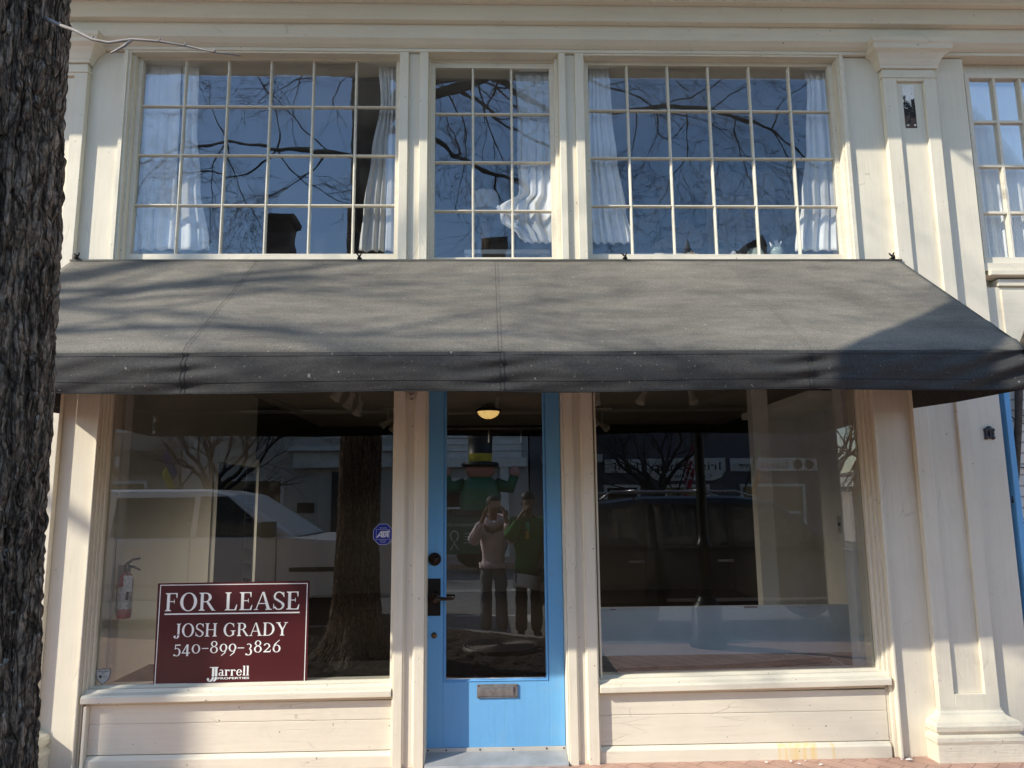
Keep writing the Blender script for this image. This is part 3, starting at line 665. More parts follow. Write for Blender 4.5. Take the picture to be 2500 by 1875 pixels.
            R(.30, .06, .43, .48); s.ring(.245, .48, .185, .18, .10, .06, 0, 150); s.ring(.22, .18, .19, .19, .11, .055, 60, 330); R(.43, 0, .50, .07); R(.36, 0, .46, .10); w = .52
        elif ch == 'r': s.stem(.07, 0, .64, stp=False, w=.06); R(.0, .58, .08, .64); s.ring(.32, .46, .15, .19, .07, .08, 40, 170); s.disc(.41, .53, .068); w = .48
        elif ch == 'e': s.ring(.27, .32, .25, .34, .125, .055, 25, 335); R(.12, .33, .515, .39); s.ring(.27, .36, .25, .30, .12, .055, 0, 60); w = .55
        elif ch == 'l': s.stem(.06, 0, 1.02, stp=False, w=.06); R(.0, .96, .08, 1.02); w = .28
        return s.cur, w
    def layout(s, text, track=.06, space=.36):
        x = 0; res = []
        for ch in text:
            if ch == ' ': x += space; continue
            ps, w = s.glyph(ch); res += [[(p[0]+x, p[1]) for p in q] for q in ps]; x += w+track
        return res, x-track
def serif(m, text, x0, x1, z, h, y, track=.06, space=.36, slant=0.):
    """text on the plane y from x0 to x1 with baseline z and cap height h"""
    ps, w = Glyphs().layout(text, track, space); k = (x1-x0)/w
    for i, q in enumerate(ps):
        yy = y-.000012*(i % 40)
        m.add([(x0+p[0]*k, yy, z+p[1]*h+slant*(p[0]*k)) for p in q], [tuple(range(len(q)))])
def text_mesh(m, txt, x0, x1, z, h, y, facing=-1, bold=0.):
    """plain sans lettering; x0..x1 is the width it is fitted to as read from the front"""
    cu = bpy.data.curves.new('lettering', 'FONT'); cu.body = txt; cu.size = 1; cu.offset = bold
    o = bpy.data.objects.new('lettering', cu); COL.objects.link(o)
    dg = bpy.context.evaluated_depsgraph_get(); me = bpy.data.meshes.new_from_object(o.evaluated_get(dg))
    vs = [tuple(v.co) for v in me.vertices]; fs = [tuple(p.vertices) for p in me.polygons]
    bpy.data.objects.remove(o); bpy.data.curves.remove(cu); bpy.data.meshes.remove(me)
    lo = min(v[0] for v in vs); hi = max(v[0] for v in vs); b = 0.; t = max(v[1] for v in vs)
    m.add([(x0+(x1-x0)*(v[0]-lo)/(hi-lo), y, z+h*v[1]/.72) for v in vs], fs)

# for lease notice, inside against the pane
sign = thing('lease_sign', 'dark red FOR LEASE notice with white lettering behind the wide shop window', 'sign', (-1.58, .09, .458))
M_RED = plain('maroon_board', (.082, .019, .022), .16, var=.05, bump=0)
M_LET = plain('white_print', (.90, .92, .90), .5, var=.02, bump=0)
def skew(x): return -.008*(-1) * 0
m = MB(); m.add([(-2.038, .0735, .456), (-1.117, .0735, .464), (-1.122, .0735, 1.068), (-2.045, .0735, 1.064), (-2.038, .0785, .456), (-1.117, .0785, .464), (-1.122, .0785, 1.068), (-2.045, .0785, 1.064)],
      [(0, 1, 2, 3), (7, 6, 5, 4), (0, 4, 5, 1), (1, 5, 6, 2), (2, 6, 7, 3), (3, 7, 4, 0)])
m.build('board', M_RED, sign)
m = MB(); Y = .0732
fx0, fx1, fz0, fz1, t = -2.030, -1.131, .470, 1.055, .0045
for a in ((fx0, fx1, fz0, fz0+t), (fx0, fx1, fz1-t, fz1), (fx0, fx0+t, fz0+t, fz1-t), (fx1-t, fx1, fz0+t, fz1-t)): m.quad((a[0], Y, a[2]), (a[1], Y, a[2]), (a[1], Y, a[3]), (a[0], Y, a[3]))
m.build('border', M_LET, sign)
m = MB()
serif(m, 'FOR LEASE', -1.995, -1.173, .898, .107, Y, .055, .40); m.quad((-1.995, Y, .876), (-1.175, Y, .876), (-1.175, Y, .884), (-1.995, Y, .884))
m.build('headline', M_LET, sign)
m = MB(); serif(m, 'JOSH GRADY', -1.932, -1.245, .745, .078, Y, .05, .34)
m.build('agent_name', M_LET, sign); m = MB(); serif(m, '540-899-3826', -1.93, -1.28, .648, .070, Y, .035, .3); m.build('phone_number', M_LET, sign)
m = MB(); h = .058
serif(m, 'arrell', -1.652, -1.466, .515, h*.95, Y, .03)
# the doubled initial: two long stems with hooked feet
for k, xx in enumerate((-1.690, -1.672)):
    m.quad((xx, Y-.0001*k, .512), (xx+.0145, Y-.0001*k, .512), (xx+.0145, Y-.0001*k, .565), (xx, Y-.0001*k, .565))
    G = Glyphs(); G.cur = []; G.ring(xx-.008, .508, .0225, .026, .0145, .008, 270, 360); G.ring(xx-.010, .494, .018, .012, .007, .006, 180, 290); G.disc(xx-.022, .497, .007)
    for i, q in enumerate(G.cur):
        if k == 0 or i < 14: m.add([(p[0], Y-.00002*(i+1), p[1]) for p in q], [tuple(range(len(q)))])
m.quad((-1.705, Y-.0003, .562), (-1.655, Y-.0003, .562), (-1.650, Y-.0003, .5665), (-1.705, Y-.0003, .5665))
text_mesh(m, 'PROPERTIES', -1.655, -1.466, .495, .0115, Y, bold=.02)
m.build('company_mark', M_LET, sign)

# octagonal alarm sticker
M_BLU2 = plain('deep_blue_vinyl', (.010, .022, .26), .35, var=.04, bump=0)
ox, oz, orad = -.673, 1.346, .0655
st = thing('alarm_sticker', 'blue octagonal alarm sticker with white letters on the pane', 'sticker', (ox, .085, oz))
def octo(r, y, m, r2=None):
    A = [(ox+r*1.0824*math.cos(PI/8+k*PI/4)*.95, y, oz+r*1.0824*math.sin(PI/8+k*PI/4)) for k in range(8)]
    if r2 is None: m.add(A, [tuple(range(8))]); return
    B = [(ox+r2*1.0824*math.cos(PI/8+k*PI/4)*.95, y, oz+r2*1.0824*math.sin(PI/8+k*PI/4)) for k in range(8)]
    m.add(A+B, [(k, (k+1) % 8, 8+(k+1) % 8, 8+k) for k in range(8)])
m = MB(); octo(.0655, .0770, m); m.build('backing', M_BLU2, st)
m = MB(); octo(.0640, .0766, m, .0618)
for a in ((-.043, .043, .0285, .030), (-.043, .043, -.032, -.0305), (-.043, -.0415, -.0305, .0285), (.0415, .043, -.0305, .0285)):
    m.quad((ox+a[0], .0766, oz+a[2]), (ox+a[1], .0766, oz+a[2]), (ox+a[1], .0766, oz+a[3]), (ox+a[0], .0766, oz+a[3]))
def pl(*p, k=0): m.add([(ox+a, .0765-.00002*k, oz+c) for a, c in p], [tuple(range(len(p)))])
pl((-.042, -.020), (-.030, -.020), (-.008, .020), (-.014, .020)); pl((-.014, .020), (-.003, .020), (-.003, -.020), (-.013, -.020), k=1); pl((-.030, -.012), (-.010, -.012), (-.010, -.005), (-.026, -.005), k=2)
pl((-.001, -.020), (.009, -.020), (.009, .020), (-.001, .020), k=3)
G = Glyphs(); G.cur = []; G.ring(.006, 0, .018, .020, .009, .007, -90, 90)
for i, q in enumerate(G.cur): pl(*q, k=4+i % 3)
pl((.018, .013), (.043, .013), (.043, .021), (.016, .021), k=8); pl((.025, -.020), (.035, -.020), (.035, .013), (.025, .013), k=9)
text_mesh(m, 'Secured by', ox-.021, ox+.021, oz+.036, .008, .0765); text_mesh(m, '1-800-ADT-ASAP', ox-.021, ox+.021, oz-.043, .006, .0765); text_mesh(m, 'www.adt.com', ox-.018, ox+.018, oz-.052, .006, .0765)
m.build('lettering', plain('pale_vinyl', (.62, .66, .75), .5, bump=0), st)
# shield sticker
sx, sz = -2.341, .566
sh = thing('shield_sticker', 'pale shield shaped surveillance sticker low on the pane', 'sticker', (sx, .085, sz))
SH = [(0, .004), (.018, -.004), (.043, .0), (.044, -.03), (.036, -.058), (.02, -.078), (0, -.092), (-.02, -.078), (-.036, -.058), (-.044, -.03), (-.043, .0), (-.018, -.004)]
m = MB(); m.add([(sx+a, .077, sz+c) for a, c in SH], [tuple(range(12))]); m.build('backing', plain('grey_vinyl', (.42, .45, .45), .5, bump=0), sh)
m = MB(); A = [(sx+a, .0767, sz+c) for a, c in SH]; B = [(sx+a*.9, .0767, sz-.043+(c+.043)*.92) for a, c in SH]; m.add(A+B, [(k, (k+1) % 12, 12+(k+1) % 12, 12+k) for k in range(12)])
m.build('rim', plain('dark_vinyl', (.08, .10, .11), .5, bump=0), sh)
m = MB(); text_mesh(m, 'Video Surveillance', sx-.034, sx+.034, sz-.018, .0075, .0766, bold=.02); text_mesh(m, '24/7', sx-.009, sx+.009, sz-.028, .007, .0766, bold=.02)
text_mesh(m, 'Security', sx-.002, sx+.025, sz-.044, .005, .0766); text_mesh(m, 'Cameras', sx-.002, sx+.025, sz-.052, .005, .0766)
m.add([(sx+a*.2-.015, .0766, sz-.038+c*.2) for a, c in SH], [tuple(range(12))]); m.build('lettering', plain('black_vinyl', (.03, .035, .04), .5, bump=0), sh)
# ------------------------------------------------------------------ curtains
def cloth_mat(name, waffle):
    m, n, out = new_mat(name); b = NB(n); v = b.mapped()
    h = b.noise(v, 14, 3); nr = b.bump(h, .004)
    if waffle:
        X = b.xyz(0); Z = b.xyz(2)
        g = b.math('MULTIPLY', b.math('SINE', b.math('MULTIPLY', X, 520)), b.math('SINE', b.math('MULTIPLY', Z, 420)))
        nr = b.bump(g, .0022, .9, nr)
    c = b.mix(1., (.95, .95, .95), b.ramp(b.noise(v, 6, 4), [(.3, .92), (.7, 1.)]), 'MULTIPLY')
    d = n.nodes.new('ShaderNodeBsdfDiffuse'); b.L(c, d.inputs[0]); b.L(nr, d.inputs['Normal'])
    t = n.nodes.new('ShaderNodeBsdfTranslucent'); b.L(c, t.inputs[0]); b.L(nr, t.inputs['Normal'])
    x = n.nodes.new('ShaderNodeMixShader'); x.inputs[0].default_value = .14; b.L(d.outputs[0], x.inputs[1]); b.L(t.outputs[0], x.inputs[2]); b.L(x.outputs[0], out.inputs[0]); return m
M_CUR = cloth_mat('white_waffle_cotton', True)
def curtain(label, rows, folds, amp, y=.142, seed=0, fan=0., name='curtain'):
    """rows: (z, xl, xr) from the top down; folds widen downwards"""
    zt, zb = rows[0][0], rows[-1][0]
    def edge(z):
        for (za, la, ra), (zc_, lc, rc) in zip(rows, rows[1:]):
            if zc_ <= z <= za+1e-6:
                f = (za-z)/(za-zc_); f = f*f*(3-2*f); return la+(lc-la)*f, ra+(rc-ra)*f
        return rows[-1][1:]
    rnd = random.Random(seed); ph = [rnd.uniform(0, 6.28) for _ in range(4)]
    def fn(u, v):
        z = zt+(zb-zt)*v; l, r = edge(z)
        uu = u+.035*math.sin(u*9+ph[0])+.02*math.sin(v*5+u*4+ph[1])
        x = l+(r-l)*u
        a = amp*.55*(.45+.75*v)
        yy = y+a*math.sin(2*PI*folds*uu+ph[2]+.5*math.sin(v*3+ph[3]))+.3*a*math.sin(2*PI*folds*2.3*uu+ph[1])
        if v < .045: yy = y+(yy-y)*.5
        x += .25*a*math.cos(2*PI*folds*uu+ph[2])
        zz = z-(.004*math.sin(2*PI*folds*uu+ph[2]+1.2) if v > .97 else 0)
        return (x, yy, zz)
    m = MB(); m.sheet(fn, 90, 60)
    o = m.build(name, M_CUR, None, solid=.0015, origin=Vector(((rows[0][1]+rows[0][2])/2, y, zt)))
    tag(o, label, 'curtain', 'white curtains in the upper windows'); return o
curtain('broad white curtain panel at the tree end of the gridded windows', [(4.60, -2.405, -2.13), (4.0, -2.41, -2.115), (3.222, -2.41, -2.10)], 3.2, .022, seed=1)
curtain('white curtain flaring at the hem beside the broad panel by the tree', [(4.60, -2.125, -2.01), (4.1, -2.11, -2.0), (3.7, -2.10, -1.96), (3.222, -2.10, -1.875)], 1.8, .020, .152, seed=2)
curtain('white curtain gathered tight between the flared curtain and the narrow window', [(4.585, -.765, -.645), (4.3, -.745, -.64), (3.9, -.80, -.635), (3.5, -.845, -.63), (3.212, -.868, -.625)], 4.2, .024, seed=3)
cm = curtain('white curtain with a kicked out corner in the narrow middle window', [(4.555, .192, .446), (4.2, .205, .448), (3.9, .20, .44), (3.63, .212, .432), (3.53, .075, .43), (3.43, .085, .428), (3.33, .20, .426), (3.27, .25, .425)], 3.4, .024, seed=4)
curtain('white curtain hanging over the near end of the cream bolster', [(4.585, .708, .855), (4.2, .70, .865), (3.9, .70, .89), (3.5, .70, .94), (3.268, .705, .985)], 4.6, .020, seed=5)
curtain('white curtain at the pilaster end of the gridded windows', [(4.59, 2.235, 2.43), (4.45, 2.26, 2.425), (4.0, 2.225, 2.43), (3.6, 2.17, 2.425), (3.215, 2.10, 2.42)], 4.0, .026, seed=6)
m = MB(); m.sheet(lambda u, v: (.205-.14*v*(1-.3*u)-.02*math.sin(u*7), .145+.014*math.sin(u*12+v*3), 3.52-.13*u-.02*math.sin(v*3)+.025*v), 16, 16)
m.build('hem_corner', M_CUR, cm, solid=.0015)
for a, b_, lb in ((3.375, 3.60, 'white net curtain at the pilaster side of the neighbouring window'), (3.60, 4.02, 'white net curtain beyond the first muntin of the neighbouring window')):
    curtain(lb, [(4.44, a, b_), (3.14, a, b_)], 4, .014, .142, seed=int(a*10))
m = MB()
for a, b_ in ((-2.42, -1.9), (-.80, -.62), (.16, .46), (.69, .9), (2.2, 2.45)): m.tube([(a, .15, 4.575), (b_, .15, 4.575)], .009, 8)
rod = m.build('curtain_rod', M_WHITE, shop)
# ------------------------------------------------------------------ things upstairs
def lbl(o, l, c, g=None): return tag(o, l, c, g)
def ell(m, c, r, n=20):
    k = 10; m.lathe([(r[0]*math.sin(PI*i/k)+1e-5, -r[2]*math.cos(PI*i/k)) for i in range(k+1)], c, (0, 0, 1), n)
m = MB()
prof = lambda u: .046*(1-abs(2*u-1)**7)**.5
m.sheet(lambda u, v: (.70+.84*u+.0, .285+.07*math.cos(2*PI*v), 3.197+(.046+.012*(u > .8)*(1-u)*5)*(1-abs(2*u-1)**9)**.5*math.sin(2*PI*v)-.02*max(0, u-.75)*4), 60, 20)
cu_m = plain('cream_upholstery', (.66, .61, .52), .85, var=.05, bump=.002)
o = m.build('cushion', cu_m, None, origin=Vector((1.1, .285, 3.15))); lbl(o, 'long cream bolster cushion lying along the upper window board', 'cushion')
m = MB(); m.sheet(lambda u, v: (1.40+.20*u, .27+.03*math.cos(6.28*v), 3.225-.055*u+.035*(1-u)*math.sin(6.28*v)+.004*math.sin(u*60)), 40, 10); m.build('fringe', plain('tan_fringe', (.45, .36, .24), .9, var=.5, scale=60), o)
m = MB(); m.sheet(lambda u, v: (1.56+.06*u, .26+.03*v, 3.152+.03*math.sin(u*3.1)*(1-.5*v)+.008*math.sin(u*20+v*9)), 12, 6); o = m.build('cloth', plain('turquoise_cloth', (.05, .26, .36), .8), None, origin=Vector((1.59, .27, 3.15)), solid=.004); lbl(o, 'crumpled turquoise cloth beside the cream bolster', 'cloth')
m = MB(); m.tube([(1.672, .26, 3.15), (1.688, .26, 3.20), (1.712, .26, 3.235), (1.735, .26, 3.228), (1.742, .26, 3.17)], [.018, .024, .026, .02, .012], 12); o = m.build('knitted_toy', plain('white_wool', (.72, .70, .70), .95, bump=.006, bscale=160), None, origin=Vector((1.70, .26, 3.15))); lbl(o, 'small white woolly toy standing on the upper window board', 'toy')
M_JAR = plain('greenish_glass', (.50, .60, .55), .15, var=.1, spec=.8)
m = MB(); m.lathe([(.05, 0), (.062, .02), (.066, .06), (.055, .10), (.035, .122), (.0, .127)], (1.86, .27, 3.15), (0, 0, 1), 20); o = m.build('glass_cloche', M_JAR, None, origin=Vector((1.86, .27, 3.15))); lbl(o, 'rounded pale green glass dome on the upper window board', 'glass dome')
m = MB(); m.lathe([(.03, 0), (.034, .01), (.012, .025), (.030, .06), (.046, .10), (.044, .125), (.04, .125)], (2.01, .27, 3.15), (0, 0, 1), 20); o = m.build('goblet', M_JAR, None, origin=Vector((2.01, .27, 3.15))); lbl(o, 'squat glass goblet topped with a frosted tuft', 'goblet')
m = MB()
for k in range(16): a = k*2.4; m.tube([(2.01+.02*math.cos(a), .27+.02*math.sin(a), 3.27), (2.01+.036*math.cos(a)*1.1, .27+.036*math.sin(a), 3.315+.012*math.sin(k*3))], [.010, .003], 6)
m.build('tuft', plain('frosted_white', (.75, .78, .80), .8), o)
# lamp, table, chairs and picture board inside
lp = thing('table_lamp', 'ribbed white drum lampshade inside the narrow upper window', 'lamp', (-.03, .72, 3.35))
m = MB(); m.lathe([(.10+.003*(k % 2), .375+.0065*k) for k in range(22)], (-.03, .72, 3.35), (0, 0, 1), 32); m.build('lamp_shade', plain('ribbed_white_shade', (.76, .76, .76), .9), lp)
m = MB(); m.lathe([(.06, 0), (.06, .02), (.02, .05), (.045, .16), (.03, .28), (.01, .30), (.01, .40)], (-.03, .72, 3.35)); m.build('lamp_base', M_BRASS, lp)
tb = thing('side_table', 'low white side table inside the narrow upper window', 'table', (.12, .62, 3.05))
m = MB(); m.box(-.18, .44, .50, .95, 3.315, 3.349); m.build('tabletop', M_WHITE, tb, bevel=.004)
for x in (-.15, .41):
    for y in (.53, .92): bx('leg', M_WHITE, tb, (x-.02, x+.02, y-.02, y+.02, 3.05, 3.314))
ch = thing('wooden_chair', 'brown panel backed chair inside the upper window above the long cushion', 'chair', (1.45, .75, 3.05))
wd = plain('brown_wood', (.10, .065, .04), .5, var=.4)
m = MB(); m.prism([(1.24, 3.42), (1.62, 3.42), (1.62, 3.55), (1.50, 3.66), (1.42, 3.60), (1.24, 3.44)], 'y', .70, .74); m.build('backrest', wd, ch, bevel=.006)
bx('seat', wd, ch, (1.24, 1.64, .74, 1.14, 3.44, 3.48))
for x in (1.27, 1.61):
    for y in (.76, 1.11): bx('leg', wd, ch, (x-.02, x+.02, y-.02, y+.02, 3.05, 3.439))
pb = thing('picture_board', 'white board covered in small pictures on the upstairs wall', 'picture board', (2.45, 2.2, 3.6))
bx('board', plain('board_white', (.70, .70, .70), .7), pb, (2.12, 2.86, 2.2, 2.24, 3.55, 4.72))
rnd = random.Random(5); m = MB(); m2 = MB()
for r in range(6):
    for c in range(4):
        x = 2.17+c*.165+rnd.uniform(-.02, .02); z = 3.60+r*.175+rnd.uniform(-.02, .02); w = rnd.uniform(.05, .12); h = rnd.uniform(.05, .12)
        (m if rnd.random() < .6 else m2).box(x, x+w, 2.192-.001*c, 2.1995, z, z+h)
m.build('picture', plain('dark_print', (.16, .15, .16), .6, var=.7, scale=30), pb); m2.build('picture', plain('brown_print', (.28, .22, .17), .6, var=.7, scale=30), pb)
# ------------------------------------------------------------------ things in the shop
fe = thing('fire_extinguisher', 'red fire extinguisher with a paper tag hung at the shop window edge', 'fire extinguisher', (-2.335, .28, .83))
M_RED2 = plain('extinguisher_red', (.36, .02, .03), .35, bump=0)
m = MB(); c = (-2.335, .28, .83)
m.lathe([(.0, 0), (.040, .002), (.044, .02), (.044, .235), (.036, .268), (.016, .288), (.014, .30)], c, n=24); m.build('cylinder', M_RED2, fe)
m = MB(); m.lathe([(.0448, .06), (.0448, .20)], c, n=24); m.build('label_band', plain('paper_label', (.62, .60, .58), .7, var=.6, scale=70), fe)
m = MB(); m.lathe([(.016, .29), (.018, .33), (.012, .34), (.0, .342)], c, n=14); m.tube([(-2.34, .28, 1.165), (-2.30, .275, 1.195), (-2.25, .27, 1.203)], [.010, .008, .006], 8); m.tube([(-2.335, .28, 1.155), (-2.29, .275, 1.15), (-2.245, .27, 1.13)], [.009, .008, .006], 8); m.tube([(-2.335, .27, 1.15), (-2.31, .245, 1.10), (-2.30, .235, 1.0), (-2.305, .238, .95)], .008, 8)
m.build('valve', M_BLACK, fe)
m = MB(); m.box(-2.325, -2.270, .224, .2255, 1.00, 1.10); m.build('tag', plain('printed_tag', (.70, .70, .68), .7, var=.5, scale=90), fe)
m = MB(); m.box(-2.40, -2.345, .30, .3005, .86, 1.16); m.box(-2.345, -2.32, .30, .3005, .86, 1.16); m.build('bracket', M_STEEL, fe)
M_SPOT = plain('cream_spot_shade', (.88, .84, .74), .5, var=.05)
def spot_head(par, x, y, z, dx, dy, dz):
    d = Vector((dx, dy, dz)).normalized(); m = MB()
    m.lathe([(.022, -.075), (.026, -.07), (.028, .0), (.034, .02), (.056, .10), (.058, .105), (.052, .105), (.03, .02), (0., .02)], (x, y, z), d, 20)
    h = m.build('spot_head', M_SPOT, par)
    m = MB(); m.tube([(x, y, 2.85), (x, y, z+.07), (x-.02*(1 if dx > 0 else -1), y, z+.02)], .009, 8); m.build('stem', M_SPOT, h); return h
for lb, track, heads in (
    ('row of cream spotlights running back from the shop window with the red notice', (-1.56, -1.54, 2.9, 4.6), [(-1.56, 3.1, 2.70, -.5, -.2, -.8), (-1.52, 3.50, 2.67, -.35, -.25, -.9), (-1.55, 4.25, 2.68, -.25, -.3, -.9)]),
    ('pair of cream spotlights deep in the shop above the blue alarm sticker', (-1.5, -1.3, 5.95, 6.0), [(-1.44, 5.95, 2.68, -.8, -.4, -.6), (-1.33, 5.98, 2.64, -.5, -.4, -.8)]),
    ('row of cream spotlights across the ceiling behind the shop window with the white display wall', (1.1, 2.35, 3.5, 3.54), [(1.185, 3.5, 2.70, -.2, -.3, -.9), (1.70, 3.52, 2.70, -.45, -.3, -.85), (2.24, 3.53, 2.70, .15, -.4, -.9)]),
    ('pair of cream spotlights deep in the shop between the door and the white display wall', (1.45, 1.75, 6.1, 6.15), [(1.50, 6.1, 2.72, .2, -.5, -.8), (1.62, 6.12, 2.63, .5, -.6, -.5)])):
    t = thing('track_light', lb, 'track light', (track[0], track[2], 2.87), 'track lights on the shop ceiling')
    bx('track', M_SPOT, t, (track[0]-.02, track[1]+.02, track[2], track[3], 2.855, 2.879))
    for h in heads: spot_head(t, *h)
dl = thing('ceiling_lamp', 'lit amber bowl ceiling lamp seen through the door', 'ceiling lamp', (-.02, 5.5, 2.879))
m = MB(); m.lathe([(.175, -.115), (.178, -.105), (.165, -.085), (.10, -.05), (.06, .0)], (-.02, 5.5, 2.878)); m.lathe([(.0, -.235), (.010, -.23), (.014, -.215), (.010, -.205)], (-.02, 5.5, 2.878), n=12); m.build('lamp_rim', M_DARK, dl)
mg, n_, out_ = new_mat('amber_glass_lit'); b = NB(n_); e = n_.nodes.new('ShaderNodeEmission'); cc = b.ramp(b.noise(b.mapped(), 9, 3), [(.3, (.75, .40, .09)), (.7, (1, .70, .26))]); b.L(cc, e.inputs[0]); e.inputs[1].default_value = .42; b.L(e.outputs[0], out_.inputs[0])
m = MB(); m.lathe([(.0, -.215), (.05, -.208), (.10, -.185), (.135, -.155), (.152, -.112)], (-.02, 5.5, 2.878)); m.build('glass_bowl', mg, dl)
ll = bpy.data.lights.new('lamp_light', 'SPOT'); ll.energy = 120; ll.spot_size = math.radians(165); ll.spot_blend = .4; ll.color = (1, .86, .66); ll.shadow_soft_size = .12
lo = bpy.data.objects.new('lamp_light', ll); COL.objects.link(lo); lo.parent = dl; lo.location = (0, 0, -.32)
sp = thing('light_switch', 'pale double light switch plate on the alcove wall', 'light switch', (2.897, 1.5, 1.33))
m = MB(); m.box(2.8925, 2.8985, 1.42, 1.58, 1.26, 1.40); m.build('plate', plain('switch_plate', (.60, .60, .58), .5), sp, bevel=.002)
m = MB()
for y in (1.465, 1.535):
    m.box(2.882, 2.892, y-.006, y+.006, 1.32, 1.345)
    for z in (1.29, 1.37): m.box(2.890, 2.892, y-.003, y+.003, z-.003, z+.003)
m.build('toggle', M_BLACK, sp)
m = MB(); m.sheet(lambda u, v: (.80+1.42*u, .24+.10*u+(.028+.012*math.sin(u*5))*(2*v-1)+.012*math.sin(u*9), .450+.03*(1-(2*v-1)**2)+.03*u*u), 50, 6)  # added strip, shaped and coloured as a dark brown reflected streak
o = m.build('reflection_strip', plain('dark_red_reflection', (.075, .035, .028), .8, var=.6, scale=14), None, origin=Vector((1.5, .3, .445)), solid=.01); lbl(o, 'long dark red brown strip standing in for a reflection over the display planks', 'reflection strip')
m = MB(); m.tube([(2.0, .62, .448), (2.02, .60, .49), (2.25, .42, .50), (2.30, .36, .47), (2.31, .30, .449)], .004, 6); o = m.build('cable', plain('pale_cable', (.55, .52, .46), .5), None, origin=Vector((2.15, .45, .447))); lbl(o, 'thin pale cable curling over the display planks', 'cable')
# small litter along the foot of the wall
M_CH = plain('paint_flake_white', (.80, .80, .78), .6)
rnd = random.Random(3)
proto = None
for k in range(7):
    x = (1.77, 1.80, 1.86, 1.92, 2.43, 2.47, 1.62)[k]; y = (-.05, -.10, -.045, -.12, -.06, -.07, -.06)[k]
    if proto is None:
        m = MB(); m.add([(-.02, -.008, .004), (.004, -.014, .006), (.022, -.002, .003), (.012, .011, .008), (-.010, .010, .005), (0, 0, .011)], [(0, 1, 5), (1, 2, 5), (2, 3, 5), (3, 4, 5), (4, 0, 5)])
        proto = o = m.build('paint_flake', M_CH, None, origin=Vector((0, 0, 0)), solid=.002)
    else: o = proto.copy(); COL.objects.link(o)
    o.location = (x, y, .004); o.rotation_euler = (0, 0, rnd.uniform(0, 6)); s = rnd.uniform(.4, .75) * (1.9 if k == 5 else 1); o.scale = (s, s, s)
    tag(o, 'white paint flake on the brick pavement at the foot of the wall', 'paint flake', 'paint flakes at the foot of the wall')
# ------------------------------------------------------------------ ground
def brick_pave():
    m, n, out = new_mat('brick_pavers'); b = NB(n); v = b.mapped((1, 1, 1), (0, 0, math.radians(45)))
    br = n.nodes.new('ShaderNodeTexBrick'); br.inputs['Scale'].default_value = 1; br.inputs['Brick Width'].default_value = .20; br.inputs['Row Height'].default_value = .10
    br.inputs['Mortar Size'].default_value = .003; br.inputs['Color1'].default_value = (.56, .36, .285, 1); br.inputs['Color2'].default_value = (.48, .305, .24, 1); br.inputs['Mortar'].default_value = (.32, .19, .14, 1)
    b.L(v, br.inputs['Vector']); c = b.mix(1., br.outputs[0], b.ramp(b.noise(b.mapped(), 5, 6, .7), [(.3, .75), (.72, 1.15)]), 'MULTIPLY')
    c = b.mix(b.ramp(b.noise(b.mapped(), 40, 3), [(.62, 0.), (.72, .5)]), c, (.5, .42, .36))
    b.bsdf(out, c, .8, 0, b.bump(br.outputs[1], -.003, 1., b.bump(b.noise(b.mapped(), 90, 3), .002))); return m
def ground(name, mat, polys, z, kind='structure'):
    m = MB()
    for p in polys: m.add([(x, y, z) for x, y in p], [tuple(range(len(p)))])
    o = m.build(name, mat); o['kind'] = kind; return o
M_ASPH = plain('asphalt', (.20, .196, .185), .85, var=.25, scale=6, bump=.004, bscale=120)
ground('ground', plain('far_ground', (.14, .115, .08), .95, var=.3, scale=.2, bump=0), [[(-400, -600), (400, -600), (400, 60), (-400, 60)]], -.30)
ground('road', M_ASPH, [[(-90, -15.0), (90, -15.0), (90, 1), (-90, 1)]], -.145)
KERB = [(-60, -5.25), (-2.2, -5.25), (-.75, -5.02), (.75, -3.95), (1.4, -3.8), (60, -3.8)]
M_PAVE = brick_pave()
m = MB()
top = [(x, y, 0.) for x, y in KERB]; n = len(KERB)
m.add(top + [(60, .02, 0), (-60, .02, 0)], [tuple(range(n+2))]); o = m.build('pavement', M_PAVE); o['kind'] = 'structure'
m = MB()
for (xa, ya), (xb, yb) in zip(KERB, KERB[1:]):
    m.add([(xa, ya, -.16), (xb, yb, -.16), (xb, yb, .004), (xa, ya, .004), (xa, ya+.15, -.16), (xb, yb+.15, -.16), (xb, yb+.15, .004), (xa, ya+.15, .004)],
          [(0, 1, 2, 3), (3, 2, 6, 7)])
o = m.build('kerb', plain('granite_kerb', (.24, .23, .22), .8, var=.2)); o['kind'] = 'structure'
bx('opposite_pavement', M_PAVE, None, (-90, 90, -18.2, -15.0, -.2, -.02), bevel=0)['kind'] = 'structure'
M_LINE = plain('road_paint', (.62, .62, .58), .8, var=.3, scale=20, bump=.001)
m = MB(); Z = -.140
for a in ((-.55, 1.0, -6.86, -6.76), (.53, .63, -6.755, -6.10), (-8.0, -6.9, -6.86, -6.76), (-7.5, -7.4, -6.755, -6.1), (6.2, 7.3, -6.86, -6.76)): m.quad((a[0], a[2], Z), (a[1], a[2], Z), (a[1], a[3], Z), (a[0], a[3], Z))
for yy in (-10.35, -10.15): m.quad((-60, yy, Z), (60, yy, Z), (60, yy+.1, Z), (-60, yy+.1, Z))
o = m.build('road_marking', M_LINE); o['kind'] = 'structure'
